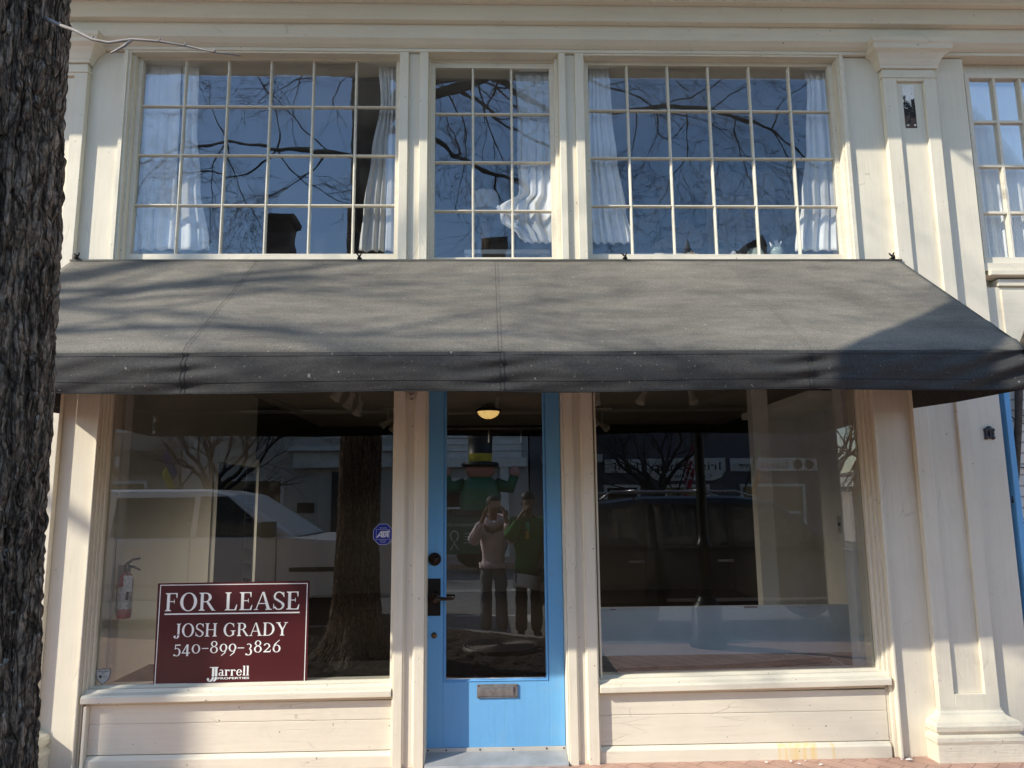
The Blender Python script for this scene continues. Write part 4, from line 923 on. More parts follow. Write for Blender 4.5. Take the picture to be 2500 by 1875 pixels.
# mulch bed round the tree, rough with bark chips and surface roots
TX, TY = -1.33, -2.94
def mulch_z(x, y):
    d = math.hypot((x-TX), (y-TY))
    z = .012+.05*math.exp(-(d/.7)**2)+.022*nz(x, y, 0, 7)+.014*nz(x, y, 3, 19)+.010*nz(x, y, 5, 43)
    z += .05*max(0, 1-abs(nz(x, y, 9, 1.9))*5)*math.exp(-(d/1.6)**2)
    return z
BED = [(-2.6, -2.05), (1.15, -2.05), (1.15, -3.70), (.72, -3.78), (-.78, -4.85), (-2.6, -5.05)]
def inbed(x, y):
    yb = -5.05 if x < -.78 else (-4.85+(x+.78)*(1.07/1.5) if x < .72 else -3.72)
    return -2.6 <= x <= 1.15 and yb <= y <= -2.05
m = MB(); N = 110; idx = {}; vs = []; fs = []
for j in range(N+1):
    for i in range(N+1):
        x = -2.6+3.75*i/N; yb = -5.05 if x < -.78 else (-4.85+(x+.78)*(1.07/1.5) if x < .72 else -3.72)
        y = yb+(-2.05-yb)*j/N; e = min(i, N-i, j, N-j)
        vs.append((x, y, mulch_z(x, y) if e > 0 else .003))
for j in range(N):
    for i in range(N): fs.append((j*(N+1)+i, j*(N+1)+i+1, (j+1)*(N+1)+i+1, (j+1)*(N+1)+i))
m.add(vs, fs, False)
rnd = random.Random(8)
for k in range(2600):
    x = rnd.uniform(-2.5, 1.1); y = rnd.uniform(-4.9, -2.1)
    if not inbed(x, y): continue
    z = mulch_z(x, y)+.006; a = rnd.uniform(0, 6.28); l = rnd.uniform(.012, .035); w = rnd.uniform(.004, .010); t = rnd.uniform(-.4, .4)*l
    c, s_ = math.cos(a), math.sin(a)
    m.add([(x+c*l-s_*w, y+s_*l+c*w, z+t), (x+c*l+s_*w, y+s_*l-c*w, z+t), (x-c*l+s_*w, y-s_*l-c*w, z-t*.3), (x-c*l-s_*w, y-s_*l+c*w, z-t*.3)], [(0, 1, 2, 3)])
mu = m.build('mulch', plain('bark_mulch', (.036, .023, .016), .9, var=.8, scale=40, bump=.006, bscale=70)); mu['kind'] = 'stuff'
# manhole cover
m = MB(); c = (.10, -3.28, .015)
m.lathe([(.40, -.02), (.40, .045), (.375, .048), (.37, .040), (.0, .040)], c, n=48)
for r in [.04+.033*k for k in range(10)]: m.lathe([(r, .0405), (r+.004, .050), (r+.015, .050), (r+.019, .0405)], c, n=48)
o = m.build('manhole_cover', plain('cast_iron', (.06, .055, .05), .55, .6, var=.3), None, origin=Vector(c)); lbl(o, 'round iron manhole cover with concentric ridges in the mulch', 'manhole cover')

# ------------------------------------------------------------------ the street tree
def bark_mat():
    m, n, out = new_mat('furrowed_bark'); b = NB(n); v = b.mapped((1, 1, .16))
    wn = n.nodes.new('ShaderNodeTexNoise'); wn.inputs['Scale'].default_value = 16; wn.inputs['Detail'].default_value = 4; b.L(b.mapped((1, 1, .5)), wn.inputs['Vector'])
    def warped(sc, amt):
        s_ = n.nodes.new('ShaderNodeVectorMath'); s_.operation = 'SCALE'; b.L(wn.outputs['Color'], s_.inputs[0]); s_.inputs['Scale'].default_value = amt
        a = n.nodes.new('ShaderNodeVectorMath'); a.operation = 'ADD'; b.L(b.mapped(sc), a.inputs[0]); b.L(s_.outputs[0], a.inputs[1]); return a.outputs[0]
    e1 = b.vor(warped((1, 1, .115), .06), 23, 'DISTANCE_TO_EDGE'); e2 = b.vor(warped((1, 1, .20), .03), 58, 'DISTANCE_TO_EDGE')
    cell = b.vor(warped((1, 1, .20), .03), 58, 'F1', 1)
    f = b.noise(b.mapped((1, 1, .3)), 55, 6, .7)
    c = b.ramp(f, [(.30, (.13, .092, .066)), (.5, (.26, .195, .145)), (.72, (.46, .37, .30))])
    c = b.mix(.55, c, b.mix(1., c, b.ramp(cell, [(.1, .55), (.9, 1.45)]), 'MULTIPLY'))
    c = b.mix(b.ramp(e2, [(.02, .6), (.11, 0.)]), c, (.035, .026, .020)); c = b.mix(b.ramp(e1, [(.015, .8), (.085, 0.)]), c, (.030, .022, .017))
    fn = b.noise(b.mapped((1, 1, .5)), 190, 4, .7); c = b.mix(1., c, b.ramp(fn, [(.35, .6), (.62, 1.2)]), 'MULTIPLY')
    li = b.ramp(b.noise(b.mapped(), 40, 2, .5), [(.69, 0.), (.725, .9)])
    li2 = b.math('MULTIPLY', li, b.ramp(b.noise(b.mapped((1, 1, .7)), 2.6, 3), [(.38, .15), (.6, 1.)]))
    c = b.mix(li2, c, (.46, .45, .42))
    h = b.math('ADD', b.math('MULTIPLY', b.ramp(e1, [(0., 0.), (.2, 1.)]), 1.), b.math('MULTIPLY', b.ramp(e2, [(0., 0.), (.16, 1.)]), .45))
    nr = b.bump(h, .012, 1.); nr = b.bump(f, .008, .8, nr)
    b.bsdf(out, c, .9, 0, nr, .2); return m
M_BARK = bark_mat()
def tpath(z):   # centre line and radius of the trunk
    r = .206+.030*max(0, (1.3-z))/1.3+.20*math.exp(-max(z, -.1)/.16)
    return TX, -2.87-.052*(min(z, 4.5)-1.3), r*(1-.022*max(0, min(z, 5)-2.))
tree = thing('street_tree', 'bare street tree with a thick furrowed dark trunk beside the pavement', 'tree', (TX, TY, 0))
def trunk_mesh():
    NT, NZ, Z0, Z1 = 300, 900, -.08, 6.25
    vs = np.zeros(((NZ+1)*NT, 3)); k = 0
    for j in range(NZ+1):
        z = Z0+3.4*j/760 if j <= 760 else Z0+3.4+(Z1-Z0-3.4)*(j-760)/140; x, y, r = tpath(z)
        fl = math.exp(-max(z, 0)/.28)
        for i in range(NT):
            a = 2*PI*i/NT; ca, sa = math.cos(a), math.sin(a)
            q = 1+.02*math.sin(2*a+.7)+fl*.35*max(-.3, math.sin(4*a+1.1+.8*math.sin(a)))
            wx = nz(ca*2.2, sa*2.2, z*1.5)*.5
            n1 = noise.noise(Vector((ca*6.5+wx, sa*6.5+wx, z*1.9))); n2 = noise.noise(Vector((ca*13+wx, sa*13-wx, z*6.5+3)))
            n3 = noise.noise(Vector((ca*26, sa*26, z*30+7))); n4 = noise.noise(Vector((ca*9, sa*9, z*17+2)))
            rid = (1-min(1, abs(n1)*3.0))*-.017+(1-min(1, abs(n2)*3.4))*-.012+n3*.006-(1-min(1, abs(n4)*5))*.006+.007
            rr = r*q+rid
            vs[k] = (x+ca*rr, y+sa*rr, z); k += 1
    fs = [(j*NT+i, j*NT+(i+1) % NT, (j+1)*NT+(i+1) % NT, (j+1)*NT+i) for j in range(NZ) for i in range(NT)]
    m = MB(); m.add([tuple(p) for p in vs], fs, True); return m.build('trunk', M_BARK, tree)
trunk_mesh()
def grow(m, rnd, p, d, L, r, depth, droop, spread, kids, twig_r=.0035, wob=.18):
    """one limb as a wandering tapered tube, with side shoots; recursive"""
    n = max(4, int(L/.22)) if depth > 1 else max(3, int(L/.16))
    pts = [Vector(p)]; d = Vector(d).normalized(); dirs = [d.copy()]
    for i in range(n):
        d = (d+Vector((rnd.gauss(0, wob), rnd.gauss(0, wob), rnd.gauss(0, wob)-droop*(1 if depth <= 2 else .25)))).normalized()
        pts.append(pts[-1]+d*(L/n)); dirs.append(d.copy())
    rad = [max(twig_r*.6, r*(1-.72*i/n)) for i in range(n+1)]
    m.tube(pts, rad, 8 if depth >= 4 else (5 if depth >= 2 else 3), cap=False)
    if depth == 0: return
    k = kids[depth]
    for q in range(k):
        f = (.25+.75*(q+rnd.random())/k) if depth > 1 else (.12+.88*(q+rnd.random())/k)
        i = min(n-1, int(f*n)); base = pts[i].lerp(pts[i+1], f*n-i if f*n-i < 1 else 1.)
        dd = dirs[i]; s = Vector((rnd.gauss(0, 1), rnd.gauss(0, 1), rnd.gauss(.1, .7))); s = (s-dd*s.dot(dd)).normalized()
        nd = (dd*(1-spread*rnd.uniform(.5, 1.))+s*spread*rnd.uniform(.7, 1.2)).normalized()
        grow(m, rnd, base, nd, L*rnd.uniform(.45, .72)*(1-.3*f), max(twig_r, rad[i]*rnd.uniform(.42, .62)), depth-1, droop, spread, kids, twig_r, wob)
M_TWIG = plain('twig_bark', (.045, .036, .03), .85, var=.4, scale=6, bump=.002)
m = MB(); rnd = random.Random(41)
tx, ty, tr = tpath(6.1)
limbs = [((.75, -.55, .75), 4.4, 0.062, 3), ((-.35, -.3, 1.3), 3.6, 0.056, 3), ((-.35, -1.0, .75), 4.6, 0.053, 3), ((.35, -.95, .75), 4.6, 0.062, 3), ((.35, .45, 1.1), 3.0, 0.043, 3), ((-.05, -.2, 1.2), 4.5, 0.074, 3), ((.95, -.45, .62), 4.6, 0.056, 3)]
for d, L, r, dep in limbs: grow(m, rnd, (tx, ty, 5.75+rnd.uniform(-.1, .3)), d, L, r, dep, .035, .62, [0, 7, 6, 5], twig_r=.0028)
# the arched limb towards the street that the narrow window mirrors
arch = [(tx, ty, 5.6), (-.95, -3.0, 6.10), (-.55, -3.15, 6.42), (-.1, -3.3, 6.55), (.35, -3.45, 6.42), (.8, -3.65, 6.28), (1.5, -3.9, 6.35), (2.2, -4.2, 6.6)]
m.tube(arch, [.13, .10, .075, .05, .034, .024, .018, .014], 10)
for a, d, L in ((2, (.2, -.3, -.75), 1.7), (3, (.25, -.5, -.65), 1.8), (4, (.1, -.2, -.95), 1.9), (4, (.7, -.4, .4), 2.2), (5, (.6, -.6, -.35), 2.0), (6, (.8, -.2, .3), 2.4), (7, (.9, -.2, .3), 2.4), (5, (.4, .5, .4), 1.6), (3, (-.3, -.7, .3), 2.2), (7, (.5, -.8, -.1), 2.2)):
    grow(m, rnd, arch[a], d, L, .011, 3, .04, .6, [0, 6, 6, 7], twig_r=.0020, wob=.2)
arc2 = [(tx, ty, 5.3), (-1.9, -3.45, 5.62), (-2.6, -3.95, 5.85), (-3.4, -4.4, 6.15), (-4.3, -4.9, 6.3), (-5.1, -5.4, 6.35)]
m.tube(arc2, [.04, .028, .022, .017, .012, .008], 8)
for a, d, L in ((1, (-.3, -.4, .6), 1.9), (1, (-.2, .1, -.5), 1.3), (2, (-.3, .2, -.7), 1.6), (2, (.3, -.4, .7), 1.8), (3, (-.2, .1, -.8), 1.7), (3, (.2, -.5, -.6), 1.7), (3, (-.2, -.3, .8), 2.), (4, (-.5, .3, -.6), 1.7), (4, (.1, -.3, .7), 1.9), (5, (-.7, 0, -.4), 1.6), (2, (.5, -.2, -.6), 1.5)):
    grow(m, rnd, arc2[a], d, L, .010, 3, .035, .6, [0, 6, 6, 7], twig_r=.0020, wob=.2)
m.tube([arch[-1], (3.0, -4.5, 6.75), (3.9, -4.8, 6.6), (4.7, -5.2, 6.2)], [.03, .025, .018, .01], 6)
for p, d, L in (((2.6, -4.35, 6.7), (.2, .1, -.8), 1.7), ((3.0, -4.5, 6.75), (.4, -.3, .6), 1.8), ((3.4, -4.6, 6.7), (-.2, .2, -.8), 1.8), ((3.9, -4.8, 6.6), (.3, -.1, -.8), 1.7), ((3.9, -4.8, 6.6), (.3, .3, .6), 1.7), ((1.9, -4.1, 6.5), (-.2, .2, -.7), 1.6)):
    grow(m, rnd, p, d, L, .010, 3, .035, .6, [0, 6, 6, 7], twig_r=.0020, wob=.2)
m.build('crown', M_TWIG, tree)
m = MB()
TWY = [-3.0, -3.03, -3.07, -3.1, -3.1, -3.1, -3.1, -3.1, -3.1, -3.1]
tw = [(x*(4.8+yy)/2.2, yy, 1.53+(z-1.53)*(4.8+yy)/2.2) for yy, (x, y, z) in zip(TWY, [(-1.371, 0, 3.031), (-1.33, -2.66, 3.01), (-1.283, -2.62, 2.993), (-1.225, -2.60, 2.962), (-1.174, -2.60, 2.951), (-1.104, -2.595, 2.963), (-1.02, -2.59, 2.957), (-.94, -2.585, 2.943), (-.85, -2.58, 2.922), (-.768, -2.58, 2.911)])]
m.tube(tw, [.0055, .0045, .0042, .0038, .0035, .0033, .0031, .0028, .0022, .0014], 8)
m.tube([tw[5]]+[(tw[5][0]-a, tw[5][1]+.004, tw[5][2]-c) for a, c in ((.018, .014), (.036, .026), (.05, .034))], [.004, .0035, .003, .002], 6)
for k in (1, 3, 6, 7, 8): m.tube([tw[k], (tw[k][0]+.003, tw[k][1]-.003, tw[k][2]+.007)], [.0038, .0016], 5)
m.build('twig', plain('grey_twig', (.34, .31, .29), .6, var=.4, scale=18), tree)
# other bare trees, first one built, then copied
def bare_tree(h, seed):
    t = thing('bare_tree', 'x', 'tree', (0, 0, 0)); rnd = random.Random(seed); m = MB()
    m.tube([(0, 0, -.2), (0, 0, .3), (.03, .02, h*.3)], [h*.032, h*.024, h*.02], 10); m.build('trunk', M_TWIG, t)
    m = MB()
    for k in range(8):
        a = k*2.4; grow(m, rnd, (.02, .02, h*(.25+.012*k)), (math.cos(a)*.75, math.sin(a)*.75, 1.15), h*.5, h*.012, 3, -.02, .45, [0, 4, 6, 6], twig_r=.006)
    m.build('crown', M_TWIG, t); return t
T0 = bare_tree(6.5, 3)
spots = [(12.2, -17.2, 0, 1.0, 'bare vase shaped tree reflected at the corner of the dark shop across the street'), (15.2, -18.5, 1.4, 1.1, 'bare spreading tree mirrored beside the white porch'), (18.8, -21, 2.6, 1.25, 'bare tree mirrored behind the white porch'),
         (13.4, -25, 3.9, 1.3, 'tall bare tree mirrored on the hillside behind the corner'), (-7.3, -15.6, 5.0, .9, 'slim bare street tree mirrored in front of the beige shops'), (4.6, -15.6, 2.0, .85, 'slim bare street tree mirrored in front of the shop with the curved sign'), (21.5, -26, .7, 1.3, 'bare tree standing beyond the end of the white porch')]
for k, (x, y, a, s, lb) in enumerate(spots):
    t = T0 if k == 0 else copy_tree(T0)
    t.location = (x, y, -.1); t.rotation_euler = (0, 0, a); t.scale = (s, s, s); tag(t, lb, 'tree', 'bare trees across the street')
# ------------------------------------------------------------------ across the street
def facade(name, label, x0, x1, h, y, col, par=0.):
    t = thing(name, label, 'building', ((x0+x1)/2, y, 0)); bx('wall', plain(name+'_wall', col, .85, var=.1, scale=1.5), t, (x0, x1, y-9, y, -.2, h), bevel=0)
    bx('cornice', plain(name+'_trim', tuple(min(.8, c*1.5) for c in col), .8), t, (x0, x1, y-.2, y+.28, h-.25, h+.12), bevel=.01); return t
M_PANE = plain('far_window_glass', (.012, .014, .018), .08, spec=.6, bump=0); M_TRIM = plain('far_white_trim', (.62, .62, .60), .6)
def fwin(t, x0, x1, z0, z1, y, bars=1):
    m = MB(); f = .09
    m.box(x0-f, x0, y+.001, y+.06, z0-f, z1+f); m.box(x1, x1+f, y+.001, y+.06, z0-f, z1+f); m.box(x0, x1, y+.001, y+.058, z0-f, z0); m.box(x0, x1, y+.001, y+.058, z1, z1+f)
    if bars: m.box(x0, x1, y+.001, y+.04, (z0+z1)/2-.03, (z0+z1)/2+.03)
    w = m.build('window', M_TRIM, t); m = MB(); m.quad((x0, y+.012, z0), (x1, y+.012, z0), (x1, y+.012, z1), (x0, y+.012, z1)); m.build('pane', M_PANE, w)
YF = -18.0
b1 = facade('beige_shop_building', 'beige shop row across the street mirrored behind the white pickup', -24, -9.2, 6.9, YF, (.34, .30, .25))
bx('fascia', plain('brown_fascia', (.16, .12, .09), .7), b1, (-23.5, -9.5, YF+.001, YF+.12, 2.5, 3.15))
m = MB(); text_mesh(m, 'Kilwins', -10.9, -14.3, 2.66, .36, YF+.125); m.build('shop_name', M_TRIM, b1)
for k in range(5): fwin(b1, -23+k*2.8, -21.4+k*2.8, .6, 2.2, YF); fwin(b1, -22.8+k*2.8, -21.7+k*2.8, 3.8, 5.4, YF)
b2 = facade('cream_house', 'cream building with white framed windows and a black door across the street', -9.15, -2.4, 7.4, YF, (.46, .44, .40))
fwin(b2, -8.3, -6.2, .5, 2.25, YF); fwin(b2, -8.2, -6.4, 3.6, 5.6, YF); fwin(b2, -4.9, -3.2, 3.6, 5.6, YF)
bx('door', plain('black_door', (.02, .022, .03), .4), b2, (-4.7, -3.4, YF+.001, YF+.05, -.1, 2.5)); bx('awning_hood', M_TRIM, b2, (-6.0, -2.7, YF+.001, YF+.5, 3.1, 3.25), (-5.8, -2.9, YF+.001, YF+.3, 2.62, 3.09))
bx('sign', M_BLACK, b2, (-5.7, -5.2, YF+.001, YF+.05, 1.3, 1.6))
b3 = facade('clapboard_house', 'white clapboard shop with columns mirrored behind the person with the phone', -2.35, 1.15, 6.6, YF, (.38, .37, .36))
m = MB()
for k in range(9): m.prism([(YF+.001, 2.9+k*.2), (YF+.05, 2.9+k*.2), (YF+.012, 3.09+k*.2)], 'x', -2.3, .95)
m.build('clapboards', M_TRIM, b3)
bx('column', M_TRIM, b3, (.3, .55, YF+.001, YF+.2, -.1, 2.6)); bx('column', M_TRIM, b3, (-1.9, -1.65, YF+.001, YF+.2, -.1, 2.6)); bx('fascia', M_TRIM, b3, (-2.3, 1.1, YF+.001, YF+.25, 2.61, 2.88)); fwin(b3, -1.3, -.1, .6, 2.2, YF)
b4 = facade('dark_grey_shop', 'dark grey shop building with long white signs and an IRISH shop board across the street', 1.2, 10.6, 7.0, YF, (.115, .115, .13))
bx('door_surround', M_TRIM, b4, (1.75, 1.95, YF+.001, YF+.12, -.1, 2.6), (2.95, 3.15, YF+.001, YF+.12, -.1, 2.6), (1.55, 3.35, YF+.001, YF+.35, 2.72, 2.95), (1.7, 3.2, YF+.001, YF+.2, 2.601, 2.719))
bx('door', plain('brown_door', (.07, .05, .04), .5), b4, (1.96, 2.94, YF+.001, YF+.04, -.1, 2.3))
sg = bx('sign', M_TRIM, b4, (3.45, 4.55, YF+.001, YF+.08, 2.40, 2.80)); m = MB(); text_mesh(m, 'build', 4.45, 3.75, 2.50, .22, YF+.085); m.build('lettering', M_BLACK, sg)
m = MB(); m.prism([(4.7, 2.82), (4.7, 2.45), (4.9, 2.22), (5.1, 2.15), (6.7, 2.15), (6.95, 2.25), (7.1, 2.45), (7.1, 2.82)], 'y', YF+.001, YF+.09); sg = m.build('sign', M_TRIM, b4)
m = MB(); text_mesh(m, 'Irish Shop', 6.95, 4.85, 2.46, .26, YF+.095); text_mesh(m, 'Celtic Collection', 6.65, 5.15, 2.24, .12, YF+.095); m.build('lettering', M_BLACK, sg)
sg = bx('sign', M_TRIM, b4, (7.25, 9.9, YF+.001, YF+.08, 2.42, 2.80)); m = MB(); text_mesh(m, 'humble we', 9.0, 7.5, 2.51, .2, YF+.085)
for x in (9.3, 9.65): m.lathe([(.14, 0), (.14, .006), (0, .006)], (x, YF+.08, 2.61), (0, 1, 0), 18)
m.build('lettering', M_BLACK, sg)
for a, c in ((3.5, 4.4), (5.3, 6.5), (7.6, 9.4)): fwin(b4, a, c, .4, 1.95, YF)
for a in (2.0, 4.6, 7.2, 9.3): fwin(b4, a-.45, a+.45, 3.9, 5.5, YF)
m = MB()
for x in (-20.4, -5.3, 2.0, 8.0): pass
for nm, x, w, h, par in (('brick_chimney', -7.0, .85, 10.9, b2), ('brick_chimney', .15, .75, 10.2, b3), ('gable', 8.3, 1.5, 10.2, b4)):
    m = MB()
    if nm == 'gable': m.prism([(x-w*.6, 7.1), (x+w*.6, 7.1), (x+w*.6, h-1.), (x+w*.45, h), (x-w*.1, h-.5)], 'y', -21.5, -19)
    else: m.box(x-w/2, x+w/2, -20.5, -19.5, 7.12, h); m.box(x-w/2-.08, x+w/2+.08, -20.58, -19.42, h+.001, h+.2)
    m.build(nm, plain(nm+'_brick', (.10, .065, .05), .9, var=.4), par)
# flags on the dark shop
def flag(lb, x, cols, ang):
    t = thing('flag', lb, 'flag', (x, YF+.1, 1.9), 'flags on the shops across the street')
    m = MB(); m.tube([(x, YF+.05, 1.75), (x+ang, YF+.9, 3.3)], .018, 6); m.build('pole', M_DARK, t)
    for k, c in enumerate(cols):
        m = MB(); m.sheet(lambda u, v, k=k: (x+ang*(.5+.45*v)+.06*math.sin(u*7)-.02, YF+.5+.35*v+.05*math.sin(v*9+k), 2.55+.68*v-(k+u)*(.9/len(cols))), 6, 8); m.build('cloth', c, t, solid=.002)
rd = plain('flag_red', (.35, .04, .05), .8); wh = plain('flag_white', (.6, .6, .6), .8); gr = plain('flag_green', (.03, .25, .10), .8); og = plain('flag_orange', (.55, .22, .03), .8); bl = plain('flag_blue', (.04, .08, .35), .8); ye = plain('flag_yellow', (.6, .5, .05), .8)
flag('red and white striped flag drooping beside the dark shop sign', 5.6, [rd, wh, rd, wh, rd], .35); flag('green white and orange flag drooping beside the dark shop sign', 7.6, [gr, wh, og], .3)
flag('red and white striped flag at the corner of the dark shop', 10.5, [rd, wh, rd, wh, rd], .6); flag('blue and yellow flag on the cream building', -8.9, [bl, ye], -.4)
# white porch house, hill
ph = thing('porch_house', 'white house with a porch balustrade mirrored far down the side street', 'house', (17.2, -26, 0))
bx('wall', plain('porch_house_wall', (.45, .40, .36), .8), ph, (15.2, 20.5, -31, -27, -.2, 2.1)); bx('roof', plain('porch_roof', (.62, .62, .62), .6), ph, (14.9, 20.8, -31, -24.8, 2.101, 2.5))
for k in range(7): bx('post', M_TRIM, ph, (15.0+k*.9, 15.12+k*.9, -25.1, -25.0, -.2, 2.1))
m = MB(); m.sheet(lambda u, v: (-40+140*u, -40-60*v, -1.+5.5*math.sin(PI*min(1, v*.8+.0))*(.35+.65*min(1, max(0, (u-.25)*3)))+1.2*nz(u*9, v*9, 1)), 50, 20)
o = m.build('hill', plain('winter_woods', (.16, .115, .085), .95, var=.5, scale=.8, bump=.3, bscale=1.5)); o['kind'] = 'structure'
# another street tree further up the kerb, beyond the frame: its limbs throw the soft streaks on the awning and wall
t2 = thing('street_tree', 'bare street tree further up the kerb beyond the white pickup', 'tree', (-10.9, -4.9, 0)); rnd = random.Random(17)
m = MB(); m.tube([(-10.9, -4.9, -.1), (-10.9, -4.9, .4), (-10.88, -4.9, 4.2), (-10.85, -4.88, 7.6), (-10.8, -4.86, 9.6)], [.34, .22, .19, .13, .07], 14); m.build('trunk', M_TWIG, t2)
m = MB()
for d, z, L, r in (((1, .05, .22), 7.2, 5.2, .060), ((1, .12, .12), 7.9, 5.0, .055), ((.95, -.08, .1), 8.6, 4.6, .05), ((.9, .3, .3), 8.2, 4.2, .045), ((-.7, .2, .8), 7.5, 4, .06), ((.1, .8, .7), 8.2, 3.6, .05), ((-.2, -.7, .8), 8.4, 4, .05), ((.2, .1, 1), 9.4, 3.0, .05)):
    grow(m, rnd, (-10.86, -4.88, z), d, L*.66, r, 3, .0, .5, [0, 3, 4, 4], wob=.10)
m.build('crown', M_TWIG, t2)
# ------------------------------------------------------------------ vehicles parked at the kerb
M_CARW = plain('white_car_paint', (.74, .75, .76), .22, var=.02, bump=0, spec=.6); M_CARB = plain('black_car_paint', (.012, .013, .016), .12, var=.02, bump=0, spec=.8)
M_CGL = plain('tinted_car_glass', (.02, .026, .034), .04, bump=0, spec=.9); M_TYRE = plain('rubber', (.015, .015, .015), .8); M_RIM = plain('alloy', (.45, .45, .46), .3, .8, bump=0)
M_TAIL = plain('red_lens', (.35, .01, .015), .2, bump=0); M_HEADL = plain('clear_lens', (.6, .62, .65), .15, bump=0)
def car(name, label, cat, x, y, prof, cabin, wid, mat, wheels, glass_z, L):
    """faces +x; prof: body side outline (x, z); cabin: greenhouse outline; both real widths"""
    t = thing(name, label, cat, (x, y, -.14)); zb = -.14
    m = MB(); m.prism([(x+a, zb+c) for a, c in prof], 'y', y-wid/2, y+wid/2); body = m.build('body', mat, t, bevel=.05)
    m = MB(); n = len(cabin); vs = []
    for sgn, (inset) in ((-1, .10), (1, .10)):
        zmin = min(c for _, c in cabin); zmax = max(c for _, c in cabin)
        for a, c in cabin: vs.append((x+a, y+sgn*(wid/2-.04-inset*1.6*(c-zmin)/(zmax-zmin)), zb+c))
    m.add(vs, [tuple(range(n))[::-1], tuple(range(n, 2*n))]+[(i, (i+1) % n, n+(i+1) % n, n+i) for i in range(n)]); m.build('cabin', mat, t, bevel=.10)
    # side glass, slightly proud of the cabin, on both sides, and windscreen
    zmin = min(c for _, c in cabin); zmax = max(c for _, c in cabin)
    for sgn in (-1, 1):
        for (pts) in glass_z:
            m = MB(); vv = []
            for a, c in pts: vv.append((x+a, y+sgn*(wid/2-.04-.16*(c-zmin)/(zmax-zmin)+.012), zb+c))
            m.add(vv+[(p[0], p[1]-sgn*.02, p[2]) for p in vv], [tuple(range(len(pts))), tuple(range(len(pts), 2*len(pts)))[::-1]]+[(i, (i+1) % len(pts), len(pts)+(i+1) % len(pts), len(pts)+i) for i in range(len(pts))]); m.build('window', M_CGL, t)
    (a0, c0), (a1, c1) = cabin[-1], cabin[-2]   # windscreen runs from base to roof edge
    m = MB(); d = Vector((c0-c1, 0, -(a0-a1))).normalized()*(-.012)
    if d.x < 0: d = -d
    q = [(x+a0-.02, y-wid/2+.12, zb+c0+.03), (x+a0-.02, y+wid/2-.12, zb+c0+.03), (x+a1+.03, y+wid/2-.26, zb+c1-.05), (x+a1+.03, y-wid/2+.26, zb+c1-.05)]
    m.quad(*[(p[0]+d.x, p[1], p[2]+d.z) for p in q]); m.build('windscreen', M_CGL, t, solid=.004)
    for a in wheels:
        for sgn in (-1, 1):
            m = MB(); c = (x+a, y+sgn*(wid/2-.13), zb+.37); m.lathe([(.22, -.12), (.36, -.115), (.37, -.08), (.37, .08), (.36, .115), (.22, .12)], c, (0, 1, 0), 32); w = m.build('wheel', M_TYRE, t)
            m = MB(); m.lathe([(.22, .0), (.22, .10), (.17, .085), (.06, .10), (0, .10)], c, (0, sgn, 0), 28); m.build('rim', M_RIM, w)
    return t
tk = car('white_pickup', 'white pickup truck parked at the kerb, mirrored behind the red notice', 'pickup truck', -4.05, -6.45,
         [(-3.9, .45), (2.75, .45), (2.85, .6), (2.85, 1.02), (2.72, 1.16), (1.35, 1.26), (-2.3, 1.26), (-2.3, 1.33), (-4.0, 1.33), (-4.0, .5)],
         [(1.5, 1.22), (-2.3, 1.22), (-2.35, 1.5), (-2.2, 1.82), (-1.6, 1.91), (.2, 1.90), (.55, 1.83)][::-1], 2.0, M_CARW, (1.85, -2.6),
         [[(1.15, 1.27), (.12, 1.27), (.12, 1.80), (.48, 1.80)], [(.04, 1.27), (-1.0, 1.27), (-1.0, 1.79), (.04, 1.79)], [(-1.1, 1.27), (-2.1, 1.27), (-2.05, 1.72), (-1.1, 1.79)]], 5.8)
def on(t, name, mat, *b, bevel=.008): return bx(name, mat, t, *[(t.location.x+q[0], t.location.x+q[1], t.location.y+q[2], t.location.y+q[3], t.location.z+q[4], t.location.z+q[5]) for q in b], bevel=bevel)
on(tk, 'door_handle', M_CARW, (.06, .26, .985, 1.03, 1.12, 1.16)); on(tk, 'door_handle', M_CARW, (-.8, -.6, .985, 1.03, 1.12, 1.16))
on(tk, 'mirror', M_BLACK, (1.05, 1.2, .98, 1.25, 1.26, 1.46)); on(tk, 'headlight', M_HEADL, (2.78, 2.862, .55, .97, .85, 1.05)); on(tk, 'headlight', M_HEADL, (2.78, 2.862, -.97, -.55, .85, 1.05))
on(tk, 'grille', M_DARK, (2.8, 2.87, -.5, .5, .65, 1.05)); on(tk, 'bumper', M_STEEL, (2.75, 2.98, -1.0, 1.0, .42, .62)); on(tk, 'door_seam', M_BLACK, (1.2, 1.212, .998, 1.003, .5, 1.24), (.06, .072, .998, 1.003, .5, 1.24), (-.9, -.888, .998, 1.003, .5, 1.24), bevel=0)
sv = car('black_suv', 'black estate car with roof rails parked at the kerb, mirrored beside the lamp post', 'car', 3.15, -5.55,
         [(-2.35, .4), (2.3, .4), (2.4, .55), (2.38, .8), (2.2, .95), (1.15, 1.08), (-2.3, 1.12), (-2.42, .9), (-2.42, .55)],
         [(1.35, 1.05), (-2.25, 1.08), (-2.15, 1.35), (-1.9, 1.66), (-1.2, 1.74), (.0, 1.74), (.5, 1.66)][::-1], 1.9, M_CARB, (1.45, -1.45),
         [[(.95, 1.10), (-.1, 1.10), (-.1, 1.60), (.4, 1.60)], [(-.18, 1.10), (-1.2, 1.10), (-1.2, 1.60), (-.18, 1.60)], [(-1.28, 1.12), (-1.95, 1.12), (-1.75, 1.55), (-1.28, 1.60)]], 4.8)
on(sv, 'tail_light', M_TAIL, (-2.44, -2.3, .72, .94, .85, 1.15)); on(sv, 'tail_light', M_TAIL, (-2.44, -2.3, -.94, -.72, .85, 1.15)); on(sv, 'bumper', M_CARB, (-2.55, -2.36, -.93, .93, .42, .70))
m = MB(); l = sv.location
